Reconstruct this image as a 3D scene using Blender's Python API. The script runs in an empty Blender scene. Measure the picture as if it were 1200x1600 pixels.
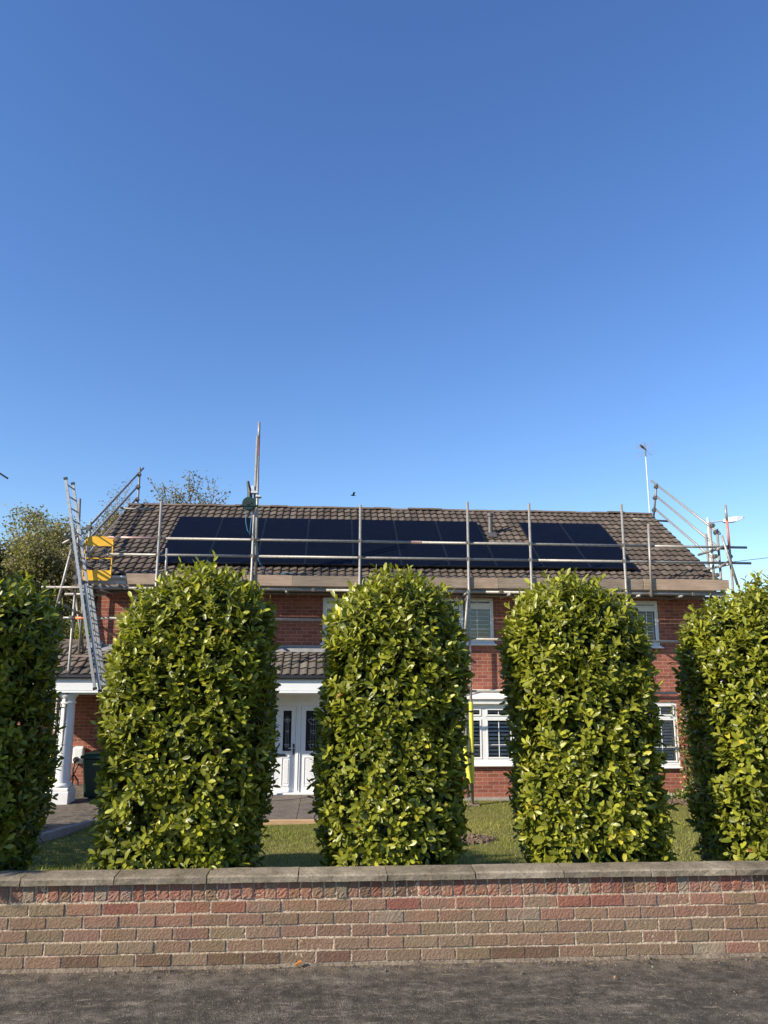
import bpy, math, random
import numpy as np
from mathutils import Vector, Matrix, Euler
R = math.radians
# ---------------------------------------------------------------- camera, sky, sun, exposure
sc = bpy.context.scene
col = sc.collection
camd = bpy.data.cameras.new("camera")
cam = bpy.data.objects.new("camera", camd); col.objects.link(cam)
camd.sensor_fit = 'VERTICAL'; camd.sensor_height = 32.0; camd.sensor_width = 24.0
camd.lens = 32.0 * 1170.0 / 1600.0
camd.clip_start = 0.05; camd.clip_end = 3000
cam.matrix_world = Matrix.Translation((0, 0, 1.88)) @ (Matrix.Rotation(R(-4.0), 4, 'Z') @ Matrix.Rotation(R(101.3), 4, 'X') @ Matrix.Rotation(R(0.27), 4, 'Z'))
sc.camera = cam
SUN_EL, SUN_AZ = 29.5, 64.0      # azimuth: degrees to the left of the house's outward normal (-Y)
w = bpy.data.worlds.new("World"); sc.world = w; w.use_nodes = True
nt = w.node_tree
sky = nt.nodes.new('ShaderNodeTexSky'); sky.sky_type = 'NISHITA'; sky.sun_disc = False
sky.sun_elevation = R(SUN_EL); sky.sun_rotation = R(180 + SUN_AZ)
sky.air_density = 1.15; sky.dust_density = 0.15; sky.ozone_density = 5.0
bg = nt.nodes['Background']; bg.inputs['Strength'].default_value = 0.12
hs = nt.nodes.new('ShaderNodeHueSaturation'); hs.inputs['Saturation'].default_value = 1.12; hs.inputs['Hue'].default_value = 0.510
nt.links.new(sky.outputs[0], hs.inputs['Color']); nt.links.new(hs.outputs[0], bg.inputs[0])
sd = bpy.data.lights.new("sun", 'SUN'); sd.energy = 5.0; sd.angle = R(0.5); sd.color = (1.0, 0.90, 0.74)
sun = bpy.data.objects.new("sun", sd); col.objects.link(sun)
ce = math.cos(R(SUN_EL))
SD = Vector((-math.sin(R(SUN_AZ)) * ce, -math.cos(R(SUN_AZ)) * ce, math.sin(R(SUN_EL))))
sun.rotation_euler = SD.to_track_quat('Z', 'Y').to_euler(); sun.location = SD * 40
sc.view_settings.view_transform = 'Standard'; sc.view_settings.look = 'None'
sc.view_settings.exposure = 0.72; sc.view_settings.gamma = 1.0
try: sc.cycles.max_bounces = 8; sc.cycles.transparent_max_bounces = 12
except Exception: pass

# ---------------------------------------------------------------- helpers
class MB:
    def __init__(s): s.v = []; s.f = []; s.c = []
    def add(s, vs, fs, c=None):
        o = len(s.v); s.v += [tuple(p) for p in vs]; s.f += [tuple(i + o for i in f) for f in fs]
        s.c += [c or (1, 1, 1)] * len(vs)
    def box(s, x0, y0, z0, x1, y1, z1, c=None, M=None):
        vs = [(x0,y0,z0),(x1,y0,z0),(x1,y1,z0),(x0,y1,z0),(x0,y0,z1),(x1,y0,z1),(x1,y1,z1),(x0,y1,z1)]
        if M is not None: vs = [tuple(M @ Vector(p)) for p in vs]
        s.add(vs, [(0,3,2,1),(4,5,6,7),(0,1,5,4),(1,2,6,5),(2,3,7,6),(3,0,4,7)], c)
    def quad(s, a, b, c_, d, c=None): s.add([a, b, c_, d], [(0,1,2,3)], c)
    def tube(s, p, q, r, r2=None, n=10, c=None, cap=True, hollow=False):
        p = Vector(p); q = Vector(q); r2 = r if r2 is None else r2
        d = (q - p).normalized(); u = d.orthogonal().normalized(); w_ = d.cross(u)
        vs = []
        for (o, rr) in ((p, r), (q, r2)):
            for k in range(n):
                a = 2 * math.pi * k / n; vs.append(o + (u * math.cos(a) + w_ * math.sin(a)) * rr)
        fs = [(k, (k + 1) % n, n + (k + 1) % n, n + k) for k in range(n)]
        if cap: fs += [tuple(range(n - 1, -1, -1)), tuple(range(n, 2 * n))]
        s.add(vs, fs, c)
    def path(s, pts, r, n=8, c=None):
        pts = [Vector(p) for p in pts]; rs = r if isinstance(r, (list, tuple)) else [r] * len(pts)
        vs = []; u = None
        for i, p in enumerate(pts):
            d = (pts[min(i + 1, len(pts) - 1)] - pts[max(i - 1, 0)]).normalized()
            u = d.orthogonal().normalized() if u is None else (u - d * u.dot(d)).normalized()
            w_ = d.cross(u)
            for k in range(n):
                a = 2 * math.pi * k / n; vs.append(p + (u * math.cos(a) + w_ * math.sin(a)) * rs[i])
        fs = []
        for i in range(len(pts) - 1):
            for k in range(n): fs.append((i*n+k, i*n+(k+1)%n, (i+1)*n+(k+1)%n, (i+1)*n+k))
        fs += [tuple(range(n - 1, -1, -1)), tuple(range((len(pts)-1)*n, len(pts)*n))]
        s.add(vs, fs, c)
    def lathe(s, cx, cy, prof, n=28, c=None):
        vs = []
        for (r, z) in prof:
            for k in range(n):
                a = 2 * math.pi * k / n; vs.append((cx + r * math.cos(a), cy + r * math.sin(a), z))
        fs = []
        for i in range(len(prof) - 1):
            for k in range(n): fs.append((i*n+k, i*n+(k+1)%n, (i+1)*n+(k+1)%n, (i+1)*n+k))
        fs += [tuple(range(n - 1, -1, -1)), tuple(range((len(prof)-1)*n, len(prof)*n))]
        s.add(vs, fs, c)
    def prism(s, pts, axis, a, b, c=None):
        # polygon pts in the two other axes, extruded along axis from a to b
        def mk(p, t):
            if axis == 0: return (t, p[0], p[1])
            if axis == 1: return (p[0], t, p[1])
            return (p[0], p[1], t)
        n = len(pts); vs = [mk(p, a) for p in pts] + [mk(p, b) for p in pts]
        fs = [tuple(range(n)), tuple(range(2 * n - 1, n - 1, -1))] + [(k, n + k, n + (k + 1) % n, (k + 1) % n) for k in range(n)]
        s.add(vs, fs, c)
    def build(s, name, m, parent=None, smooth=False, bevel=0, origin=None, seg=1):
        return mesh_obj(name, np.array(s.v, dtype=float), s.f, m, parent, smooth, bevel, origin, np.array(s.c, dtype=float), seg)
ORG = {}
def mesh_obj(name, V, F, m, parent=None, smooth=False, bevel=0, origin=None, C=None, seg=1):
    if parent is not None: o0 = ORG[parent.name]
    elif origin is not None: o0 = Vector(origin)
    else:
        o0 = Vector(((V[:,0].min()+V[:,0].max())/2, (V[:,1].min()+V[:,1].max())/2, V[:,2].min()))
    me = bpy.data.meshes.new(name)
    V = V - np.array(o0)
    if isinstance(F, np.ndarray):          # (n,k) array
        n, k = F.shape
        me.vertices.add(len(V)); me.vertices.foreach_set('co', V.ravel())
        me.loops.add(n * k); me.loops.foreach_set('vertex_index', F.ravel().astype(np.int32))
        me.polygons.add(n); me.polygons.foreach_set('loop_start', np.arange(0, n*k, k, dtype=np.int32))
        try: me.polygons.foreach_set('loop_total', np.full(n, k, dtype=np.int32))
        except Exception: pass
        me.update(calc_edges=True)
    else:
        me.from_pydata([tuple(p) for p in V], [], F)
    if C is not None and not np.allclose(C, 1):
        at = me.attributes.new('tint', 'FLOAT_COLOR', 'POINT')
        at.data.foreach_set('color', np.hstack([C, np.ones((len(C), 1))]).ravel())
    me.materials.append(m)
    if smooth: me.polygons.foreach_set('use_smooth', [True] * len(me.polygons))
    me.update(); me.validate()
    o = bpy.data.objects.new(name, me); col.objects.link(o)
    if parent is not None: o.parent = parent
    else: o.location = o0
    ORG[o.name] = o0
    if smooth == 'auto': pass
    if bevel:
        b = o.modifiers.new('bevel', 'BEVEL'); b.width = bevel; b.segments = seg; b.limit_method = 'ANGLE'; b.angle_limit = R(40)
    return o
def tag(o, label=None, cat=None, group=None, kind=None):
    if label: o['label'] = label
    if cat: o['category'] = cat
    if group: o['group'] = group
    if kind: o['kind'] = kind
    return o
def thing(name, label, cat, loc, group=None):
    o = bpy.data.objects.new(name, None); col.objects.link(o); o.location = loc; o.empty_display_size = 0.2
    ORG[o.name] = Vector(loc)
    return tag(o, label, cat, group)

# ---------------------------------------------------------------- materials
def mat(name): 
    m = bpy.data.materials.new(name); m.use_nodes = True
    nt = m.node_tree; return m, nt, nt.nodes['Principled BSDF']
def nd(nt, t, **k):
    n = nt.nodes.new(t)
    for a, b in k.items():
        if a in n.inputs.keys() if hasattr(n.inputs, 'keys') else False: n.inputs[a].default_value = b
        else: setattr(n, a, b)
    return n
def L(nt, a, b): nt.links.new(a, b)
def coords(nt, kind='Object'):
    return nt.nodes.new('ShaderNodeTexCoord').outputs[kind] if kind != 'Pos' else nt.nodes.new('ShaderNodeNewGeometry').outputs['Position']
def noise(nt, vec, scale, detail=4, rough=.55, dims=None):
    n = nt.nodes.new('ShaderNodeTexNoise'); n.inputs['Scale'].default_value = scale; n.inputs['Detail'].default_value = detail
    n.inputs['Roughness'].default_value = rough; L(nt, vec, n.inputs['Vector']); return n.outputs['Fac']
def ramp(nt, fac, stops):
    r = nt.nodes.new('ShaderNodeValToRGB'); L(nt, fac, r.inputs['Fac']); e = r.color_ramp.elements
    while len(e) < len(stops): e.new(0.5)
    for i, (p, c) in enumerate(stops):
        e[i].position = p; e[i].color = (*c, 1) if not isinstance(c, (int, float)) else (c, c, c, 1)
    return r.outputs['Color']
def mix(nt, fac, a, b, mode='MIX'):
    m = nt.nodes.new('ShaderNodeMix'); m.data_type = 'RGBA'; m.blend_type = mode
    for s_, v in ((0, fac), (6, a), (7, b)):
        if isinstance(v, (int, float)): m.inputs[s_].default_value = v
        elif isinstance(v, tuple): m.inputs[s_].default_value = (*v, 1)
        else: L(nt, v, m.inputs[s_])
    return m.outputs[2]
def bump(nt, h, strength, dist, bsdf, normal=None):
    b = nt.nodes.new('ShaderNodeBump'); b.inputs['Strength'].default_value = strength; b.inputs['Distance'].default_value = dist
    L(nt, h, b.inputs['Height'])
    if normal is not None: L(nt, normal, b.inputs['Normal'])
    L(nt, b.outputs[0], bsdf.inputs['Normal']); return b.outputs[0]
def mapping(nt, vec, scale=(1,1,1), rot=(0,0,0)):
    m = nt.nodes.new('ShaderNodeMapping'); m.inputs['Scale'].default_value = scale; m.inputs['Rotation'].default_value = rot
    L(nt, vec, m.inputs['Vector']); return m.outputs[0]
def plain(name, c, rough=.5, metal=0., var=.12, nscale=9., spec=.5, bmp=0.):
    m, nt, b = mat(name); v = coords(nt, 'Pos')
    f = noise(nt, v, nscale, 5)
    lo = tuple(x * (1 - var) for x in c); hi = tuple(min(1, x * (1 + var)) for x in c)
    L(nt, ramp(nt, f, [(.3, lo), (.7, hi)]), b.inputs['Base Color'])
    b.inputs['Roughness'].default_value = rough; b.inputs['Metallic'].default_value = metal
    b.inputs['Specular IOR Level'].default_value = spec
    if bmp: bump(nt, noise(nt, v, nscale * 12, 4), bmp, .004, b)
    return m

def brick_mat():
    m, nt, b = mat('house brick'); g = coords(nt, 'Pos')
    sx = nt.nodes.new('ShaderNodeSeparateXYZ'); L(nt, g, sx.inputs[0])
    ad = nt.nodes.new('ShaderNodeMath'); ad.operation = 'ADD'; L(nt, sx.outputs[0], ad.inputs[0]); L(nt, sx.outputs[1], ad.inputs[1])
    cx = nt.nodes.new('ShaderNodeCombineXYZ'); L(nt, ad.outputs[0], cx.inputs[0]); L(nt, sx.outputs[2], cx.inputs[1])
    br = nt.nodes.new('ShaderNodeTexBrick'); L(nt, cx.outputs[0], br.inputs['Vector'])
    br.inputs['Scale'].default_value = 1; br.inputs['Brick Width'].default_value = .222; br.inputs['Row Height'].default_value = .0735
    br.inputs['Mortar Size'].default_value = .0055; br.inputs['Mortar Smooth'].default_value = .3; br.inputs['Bias'].default_value = -.1
    br.inputs['Color1'].default_value = (.325, .112, .073, 1); br.inputs['Color2'].default_value = (.19, .064, .046, 1)
    br.inputs['Mortar'].default_value = (.43, .27, .205, 1)
    n1 = noise(nt, g, 1.3, 4); n2 = noise(nt, g, 38, 4)
    c = mix(nt, .8, br.outputs['Color'], ramp(nt, n1, [(.3, .78), (.7, 1.18)]), 'MULTIPLY')
    c = mix(nt, .7, c, ramp(nt, n2, [(.3, .72), (.7, 1.22)]), 'MULTIPLY')
    L(nt, c, b.inputs['Base Color']); b.inputs['Roughness'].default_value = .88; b.inputs['Specular IOR Level'].default_value = .25
    inv = nt.nodes.new('ShaderNodeMath'); inv.operation = 'SUBTRACT'; inv.inputs[0].default_value = 1; L(nt, br.outputs['Fac'], inv.inputs[1])
    n_ = bump(nt, inv.outputs[0], .9, .008, b); bump(nt, n2, .4, .004, b, n_)
    return m
def tint_mat(name, rough=.85, var=.35, nscale=30., b1=.6, spec=.3, extra=None):
    m, nt, b = mat(name); g = coords(nt, 'Pos')
    a = nt.nodes.new('ShaderNodeAttribute'); a.attribute_name = 'tint'
    n1 = noise(nt, g, nscale, 6, .65); n2 = noise(nt, g, nscale * 5, 4, .6)
    c = mix(nt, 1., a.outputs['Color'], ramp(nt, n1, [(.3, 1 - var), (.72, 1 + var)]), 'MULTIPLY')
    c = mix(nt, .8, c, ramp(nt, n2, [(.3, 1 - var * .8), (.7, 1 + var * .6)]), 'MULTIPLY')
    if extra: c = extra(nt, g, c)
    L(nt, c, b.inputs['Base Color']); b.inputs['Roughness'].default_value = rough; b.inputs['Specular IOR Level'].default_value = spec
    n_ = bump(nt, n1, b1, .012, b); bump(nt, n2, b1 * .9, .003, b, n_)
    return m
def ex_lichen(nt, g, c):
    v = noise(nt, g, 6.5, 6, .7); k = ramp(nt, v, [(.62, 0.), (.72, .5)])
    c = mix(nt, k, c, (.19, .15, .105))
    v2 = noise(nt, mapping(nt, g, (1, 1, 1.7)), 4.2, 6, .75)
    k2 = ramp(nt, v2, [(.66, 0.), (.71, .9)])
    sx = nt.nodes.new('ShaderNodeSeparateXYZ'); L(nt, g, sx.inputs[0])
    mr = nt.nodes.new('ShaderNodeMapRange'); L(nt, sx.outputs[2], mr.inputs[0]); mr.inputs[1].default_value = 4.6; mr.inputs[2].default_value = 5.7
    mr.inputs[3].default_value = .25; mr.inputs[4].default_value = 1.
    mu = nt.nodes.new('ShaderNodeMath'); mu.operation = 'MULTIPLY'; L(nt, k2, mu.inputs[0]); L(nt, mr.outputs[0], mu.inputs[1])
    return mix(nt, mu.outputs[0], c, (.38, .20, .05))
def ex_wall(nt, g, c):
    # dirt and pale salts on the garden wall, mossy tone low down the courses
    v = noise(nt, g, 7, 6, .7); c = mix(nt, ramp(nt, v, [(.58, 0.), (.75, .4)]), c, (.29, .225, .165))
    # worn faces along the upper courses, where frost has taken the skin off several bricks together
    sx = nt.nodes.new('ShaderNodeSeparateXYZ'); L(nt, g, sx.inputs[0]); mr = nt.nodes.new('ShaderNodeMapRange'); L(nt, sx.outputs[2], mr.inputs[0])
    mr.inputs[1].default_value = .22; mr.inputs[2].default_value = .42; mr.inputs[3].default_value = .12; mr.inputs[4].default_value = 1.
    wn = noise(nt, mapping(nt, g, (1, 1, 1.6)), 3.4, 8, .72); mu = nt.nodes.new('ShaderNodeMath'); mu.operation = 'MULTIPLY'
    L(nt, ramp(nt, wn, [(.47, 0.), (.57, .62)]), mu.inputs[0]); L(nt, mr.outputs[0], mu.inputs[1]); c = mix(nt, mu.outputs[0], c, (.37, .155, .105))
    v2 = noise(nt, mapping(nt, g, (1, 1, .6)), 2.3, 5, .6)
    return mix(nt, ramp(nt, v2, [(.5, 0.), (.75, .45)]), c, (.17, .135, .06))

def leaf_mat(name, rough=.34, trans=.28, spec=.5):
    m, nt, b = mat(name)
    a = nt.nodes.new('ShaderNodeAttribute'); a.attribute_name = 'tint'
    g = nt.nodes.new('ShaderNodeNewGeometry')
    rr = ramp(nt, g.outputs['Random Per Island'], [(0., .72), (1., 1.3)])
    c = mix(nt, 1., a.outputs['Color'], rr, 'MULTIPLY')
    L(nt, c, b.inputs['Base Color']); b.inputs['Roughness'].default_value = rough; b.inputs['Specular IOR Level'].default_value = spec
    t = nt.nodes.new('ShaderNodeBsdfTranslucent'); L(nt, mix(nt, 1., c, (1.5, 1.6, .55), 'MULTIPLY'), t.inputs['Color'])
    ms = nt.nodes.new('ShaderNodeMixShader'); ms.inputs[0].default_value = trans
    L(nt, b.outputs[0], ms.inputs[1]); L(nt, t.outputs[0], ms.inputs[2])
    L(nt, ms.outputs[0], nt.nodes['Material Output'].inputs['Surface'])
    return m
def glass_mat(name, fac=.16, tint=(.9, .93, .95)):
    m, nt, b = mat(name); nt.nodes.remove(b)
    fr = nt.nodes.new('ShaderNodeFresnel'); fr.inputs['IOR'].default_value = 1.5
    ad = nt.nodes.new('ShaderNodeMath'); ad.operation = 'ADD'; ad.use_clamp = True; L(nt, fr.outputs[0], ad.inputs[0]); ad.inputs[1].default_value = fac
    t = nt.nodes.new('ShaderNodeBsdfTransparent'); t.inputs[0].default_value = (*tint, 1)
    gl = nt.nodes.new('ShaderNodeBsdfGlossy'); gl.inputs['Roughness'].default_value = .02
    gl.inputs['Color'].default_value = (.95, .97, 1, 1)
    # the faint waviness real double glazing shows in its reflections
    bm = nt.nodes.new('ShaderNodeBump'); bm.inputs['Strength'].default_value = .08; bm.inputs['Distance'].default_value = .05
    L(nt, noise(nt, coords(nt, 'Pos'), 1.6, 2), bm.inputs['Height']); L(nt, bm.outputs[0], gl.inputs['Normal'])
    ms = nt.nodes.new('ShaderNodeMixShader'); L(nt, ad.outputs[0], ms.inputs[0]); L(nt, t.outputs[0], ms.inputs[1]); L(nt, gl.outputs[0], ms.inputs[2])
    L(nt, ms.outputs[0], nt.nodes['Material Output'].inputs['Surface']); return m
def asphalt_mat(name='pavement asphalt', base=.055):
    m, nt, b = mat(name); g = coords(nt, 'Pos')
    n1 = noise(nt, mapping(nt, g, (1, 1.9, 1)), 2.6, 14, .78); n2 = noise(nt, g, 14, 6, .7); n3 = noise(nt, g, 190, 3, .6)
    vo = nt.nodes.new('ShaderNodeTexVoronoi'); vo.inputs['Scale'].default_value = 130; L(nt, g, vo.inputs['Vector'])
    c = ramp(nt, n1, [(.36, (base*.90, base*.80, base*.68)), (.5, (base*1.45, base*1.26, base*1.04)), (.64, (base*3.1, base*2.7, base*2.2))])
    c = mix(nt, .9, c, ramp(nt, n2, [(.35, .55), (.65, 1.55)]), 'MULTIPLY')
    c = mix(nt, .95, c, ramp(nt, n3, [(.38, .35), (.62, 1.75)]), 'MULTIPLY')
    sp = ramp(nt, vo.outputs['Color'], [(.84, 0.), (.92, .6)])
    c = mix(nt, sp, c, (.30, .27, .23))
    # scraped pale scuffs
    n5 = noise(nt, mapping(nt, g, (1.2, 5, 1), (0, 0, .12)), 3.5, 12, .8)
    c = mix(nt, ramp(nt, n5, [(.555, 0.), (.63, .75)]), c, (.30, .255, .20))
    # pale dust and grit gathered along the foot of the wall
    sx = nt.nodes.new('ShaderNodeSeparateXYZ'); L(nt, g, sx.inputs[0])
    mr = nt.nodes.new('ShaderNodeMapRange'); L(nt, sx.outputs[1], mr.inputs[0]); mr.inputs[1].default_value = 4.86; mr.inputs[2].default_value = 5.2
    n4 = noise(nt, g, 9, 6, .7); mu = nt.nodes.new('ShaderNodeMath'); mu.operation = 'MULTIPLY'; L(nt, mr.outputs[0], mu.inputs[0]); L(nt, ramp(nt, n4, [(.42, 0.), (.62, .8)]), mu.inputs[1])
    c = mix(nt, mu.outputs[0], c, (.22, .175, .13))
    L(nt, c, b.inputs['Base Color']); b.inputs['Roughness'].default_value = .85; b.inputs['Specular IOR Level'].default_value = .3
    n_ = bump(nt, vo.outputs['Distance'], .8, .006, b); n_ = bump(nt, n3, .8, .005, b, n_); bump(nt, n2, .7, .02, b, n_)
    return m
def ground_mat(name, c1, c2, scale=3.):
    m, nt, b = mat(name); g = coords(nt, 'Pos')
    n1 = noise(nt, g, scale, 6, .65); n2 = noise(nt, g, 60, 4, .6)
    c = mix(nt, .6, ramp(nt, n1, [(.3, c1), (.7, c2)]), ramp(nt, n2, [(.3, .55), (.7, 1.45)]), 'MULTIPLY')
    L(nt, c, b.inputs['Base Color']); b.inputs['Roughness'].default_value = .95; b.inputs['Specular IOR Level'].default_value = .1
    bump(nt, n2, .7, .02, b); return m
def wood_mat(name, c1, c2):
    m, nt, b = mat(name); g = coords(nt, 'Pos'); o = nt.nodes.new('ShaderNodeNewGeometry')
    v = mapping(nt, g, (.7, 9, 14)); n1 = noise(nt, v, 3.5, 6, .7); n2 = noise(nt, g, 2.2, 4)
    c = ramp(nt, n1, [(.3, c1), (.7, c2)])
    c = mix(nt, .6, c, ramp(nt, n2, [(.3, .7), (.7, 1.25)]), 'MULTIPLY')
    L(nt, c, b.inputs['Base Color']); b.inputs['Roughness'].default_value = .8; bump(nt, n1, .5, .004, b); return m
def steel_mat(name, c=(.42, .41, .39), rough=.42, metal=.55, rust=.25):
    m, nt, b = mat(name); g = coords(nt, 'Pos')
    n1 = noise(nt, g, 3., 6, .7); n2 = noise(nt, g, 22, 5, .7)
    cc = mix(nt, 1., (c), ramp(nt, n2, [(.3, .7), (.7, 1.25)]), 'MULTIPLY')
    cc = mix(nt, ramp(nt, n1, [(.60, 0.), (.72, rust)]), cc, (.25, .12, .07))
    L(nt, cc, b.inputs['Base Color']); b.inputs['Metallic'].default_value = metal; b.inputs['Roughness'].default_value = rough; return m
def panel_mat():
    m, nt, b = mat('solar glass'); g = coords(nt, 'Pos')
    sx = nt.nodes.new('ShaderNodeSeparateXYZ'); L(nt, g, sx.inputs[0]); cx = nt.nodes.new('ShaderNodeCombineXYZ')
    L(nt, sx.outputs[0], cx.inputs[0]); mu = nt.nodes.new('ShaderNodeMath'); mu.operation = 'MULTIPLY'; mu.inputs[1].default_value = 1.843; L(nt, sx.outputs[2], mu.inputs[0]); L(nt, mu.outputs[0], cx.inputs[1])
    br = nt.nodes.new('ShaderNodeTexBrick'); L(nt, cx.outputs[0], br.inputs['Vector']); br.offset = 0
    br.inputs['Scale'].default_value = 1; br.inputs['Brick Width'].default_value = .17; br.inputs['Row Height'].default_value = .17; br.inputs['Mortar Size'].default_value = .002
    br.inputs['Color1'].default_value = (.003, .004, .009, 1); br.inputs['Color2'].default_value = (.004, .005, .010, 1); br.inputs['Mortar'].default_value = (.006, .007, .012, 1)
    L(nt, br.outputs['Color'], b.inputs['Base Color'])
    n1 = noise(nt, g, 4, 5, .6); L(nt, ramp(nt, n1, [(.3, .16), (.7, .28)]), b.inputs['Roughness']); b.inputs['Specular IOR Level'].default_value = .05
    return m

M = dict(
    brick=brick_mat(), white=plain('white upvc', (.78, .78, .77), .32, var=.03, nscale=3), pwhite=plain('white paint', (.74, .73, .70), .55, var=.06, nscale=5),
    tile=tint_mat('roof tiles', .92, .32, 26, .5, .2, ex_lichen), wallbrick=tint_mat('garden wall brick', .92, .34, 120, .8, .15, ex_wall),
    mortar=ground_mat('mortar', (.40, .315, .225), (.56, .45, .335), 9), coping=None,
    glass=glass_mat('window glass', .015), glass_blue=glass_mat('upper window glass', .05),
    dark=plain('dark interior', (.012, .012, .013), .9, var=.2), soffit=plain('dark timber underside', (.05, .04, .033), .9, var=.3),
    steel=steel_mat('galvanised tube', (.30, .285, .255), .5, .3, .4), steel_dark=steel_mat('dull weathered tube', (.20, .19, .175), .55, .35, .5), steel_red=steel_mat('red painted tube', (.55, .18, .14), .5, .1, .1),
    steel_pink=steel_mat('faded red tube', (.46, .30, .26), .45, .3, .3), orange=plain('orange paint', (.75, .20, .06), .5, var=.15), clamp=steel_mat('coupler', (.13, .12, .11), .6, .5, .8),
    ply=wood_mat('weathered board', (.24, .165, .115), (.42, .31, .225)), ply2=wood_mat('greyed board', (.15, .115, .085), (.31, .24, .18)),
    timber=wood_mat('new timber edging', (.40, .25, .13), (.58, .40, .23)),
    alu=steel_mat('ladder aluminium', (.40, .41, .42), .45, .5, .05), black=plain('black plastic', (.018, .018, .02), .45, var=.2),
    yellow=plain('yellow powder coat', (.78, .42, .02), .45, var=.06), foam=plain('yellow foam', (.66, .62, .07), .8, var=.08),
    lead=plain('lead flashing', (.24, .24, .245), .6, var=.2, nscale=7), greenp=plain('dark green plastic', (.012, .035, .024), .4, var=.15),
    asphalt=asphalt_mat('pavement asphalt', .050), drive=asphalt_mat('driveway asphalt', .05), kerb=ground_mat('concrete kerb', (.24, .22, .19), (.36, .33, .29), 7),
    paving=ground_mat('paving slabs', (.12, .102, .088), (.20, .172, .145), 5), lawn=ground_mat('lawn soil and thatch', (.12, .125, .035), (.19, .17, .06), 1.6),
    soil2=ground_mat('gritty fillet', (.11, .09, .07), (.26, .21, .16), 14), soil=ground_mat('bare earth', (.11, .075, .05), (.19, .14, .10), 8), field=ground_mat('rough grass', (.05, .075, .02), (.10, .12, .035), .6),
    leaf=leaf_mat('laurel leaf', .40, .24, .5), tleaf=leaf_mat('tree leaf', .6, .3, .3), grass=leaf_mat('grass blade', .7, .3, .2),
    bark=ground_mat('bark', (.07, .055, .04), (.16, .13, .10), 12), paleb=ground_mat('pale bark', (.26, .21, .16), (.42, .36, .29), 12),
    stem=plain('laurel stem', (.10, .09, .04), .7, var=.3), solar=panel_mat(), solarf=plain('black anodised frame', (.012, .013, .016), .35, var=.1),
    rope=plain('blue rope', (.06, .20, .33), .8, var=.2), skyb=plain('galvanised lamp', (.62, .64, .66), .4, metal=.2, var=.06), lamp=plain('lamp head', (.72, .73, .74), .4, var=.04),
    cable=plain('cable', (.02, .02, .025), .6), debris=tint_mat('grit', .9, .25, 60, .3), petal=leaf_mat('flower petal', .6, .3, .2),
    leadlight=plain('lead came', (.42, .42, .42), .5, metal=.3, var=.1))
def coping_mat():
    m, nt, b = mat('weathered concrete coping'); g = coords(nt, 'Pos')
    n1 = noise(nt, g, 5, 7, .7); n2 = noise(nt, g, 60, 5, .65)
    oi = nt.nodes.new('ShaderNodeObjectInfo')
    c = ramp(nt, n1, [(.3, (.13, .108, .078)), (.55, (.255, .215, .16)), (.75, (.38, .33, .25))])
    c = mix(nt, .8, c, ramp(nt, n2, [(.3, .6), (.7, 1.35)]), 'MULTIPLY')
    c = mix(nt, .8, c, ramp(nt, oi.outputs['Random'], [(0, .75), (1, 1.15)]), 'MULTIPLY')
    L(nt, c, b.inputs['Base Color']); b.inputs['Roughness'].default_value = .93; b.inputs['Specular IOR Level'].default_value = .2
    n_ = bump(nt, n1, .5, .015, b); bump(nt, n2, .8, .005, b, n_); return m
M['coping'] = coping_mat()

# ---------------------------------------------------------------- ground, road, pavement, lawn, driveway
def gz(y):
    if y <= 5.6: return .10
    if y >= 13.6: return -.80
    return .10 - .1125 * (y - 5.6)
b = MB()
prof = [(-600, -.14), (5.25, -.14), (5.26, .06), (5.6, .06), (13.6, -.84), (30, -.9), (60, -1.2), (1500, -1.2)]
for (y0, z0), (y1, z1) in zip(prof[:-1], prof[1:]): b.quad((-900, y0, z0), (900, y0, z0), (900, y1, z1), (-900, y1, z1))
tag(b.build('ground', M['field']), kind='structure')
b = MB(); b.box(-80, -3.0, -.30, 80, 2.78, -.10); tag(b.build('road', M['drive']), kind='structure')
b = MB(); b.box(-80, 2.90, -.30, 80, 5.22, 0.0); tag(b.build('pavement', M['asphalt']), kind='structure')
b = MB(); b.box(-80, -5.0, -.30, 80, -3.12, 0.0); tag(b.build('pavement', M['asphalt']), kind='structure')
for y0 in (2.78, -3.12):
    b = MB()
    for i in range(-40, 40): b.box(i * .915, y0, -.29, i * .915 + .905, y0 + .12, .004)
    tag(b.build('kerb', M['kerb'], bevel=.012), kind='structure')
# lawn: gently undulating sheet
rng = np.random.default_rng(5)
nx, ny = 90, 60
xs = np.linspace(-3.80, 12.0, nx); ys = np.linspace(5.34, 15.4, ny)
V = np.array([(x, y, gz(y) + .012 * math.sin(x * 1.7 + y) + .01 * math.sin(y * 2.3 - x * .6)) for y in ys for x in xs])
F = np.array([(j*nx+i, j*nx+i+1, (j+1)*nx+i+1, (j+1)*nx+i) for j in range(ny-1) for i in range(nx-1)])
def lz(x, y): return gz(y) + .012 * math.sin(x * 1.7 + y) + .01 * math.sin(y * 2.3 - x * .6)
tag(mesh_obj('lawn', V, F, M['lawn'], smooth=True), kind='structure')
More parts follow.
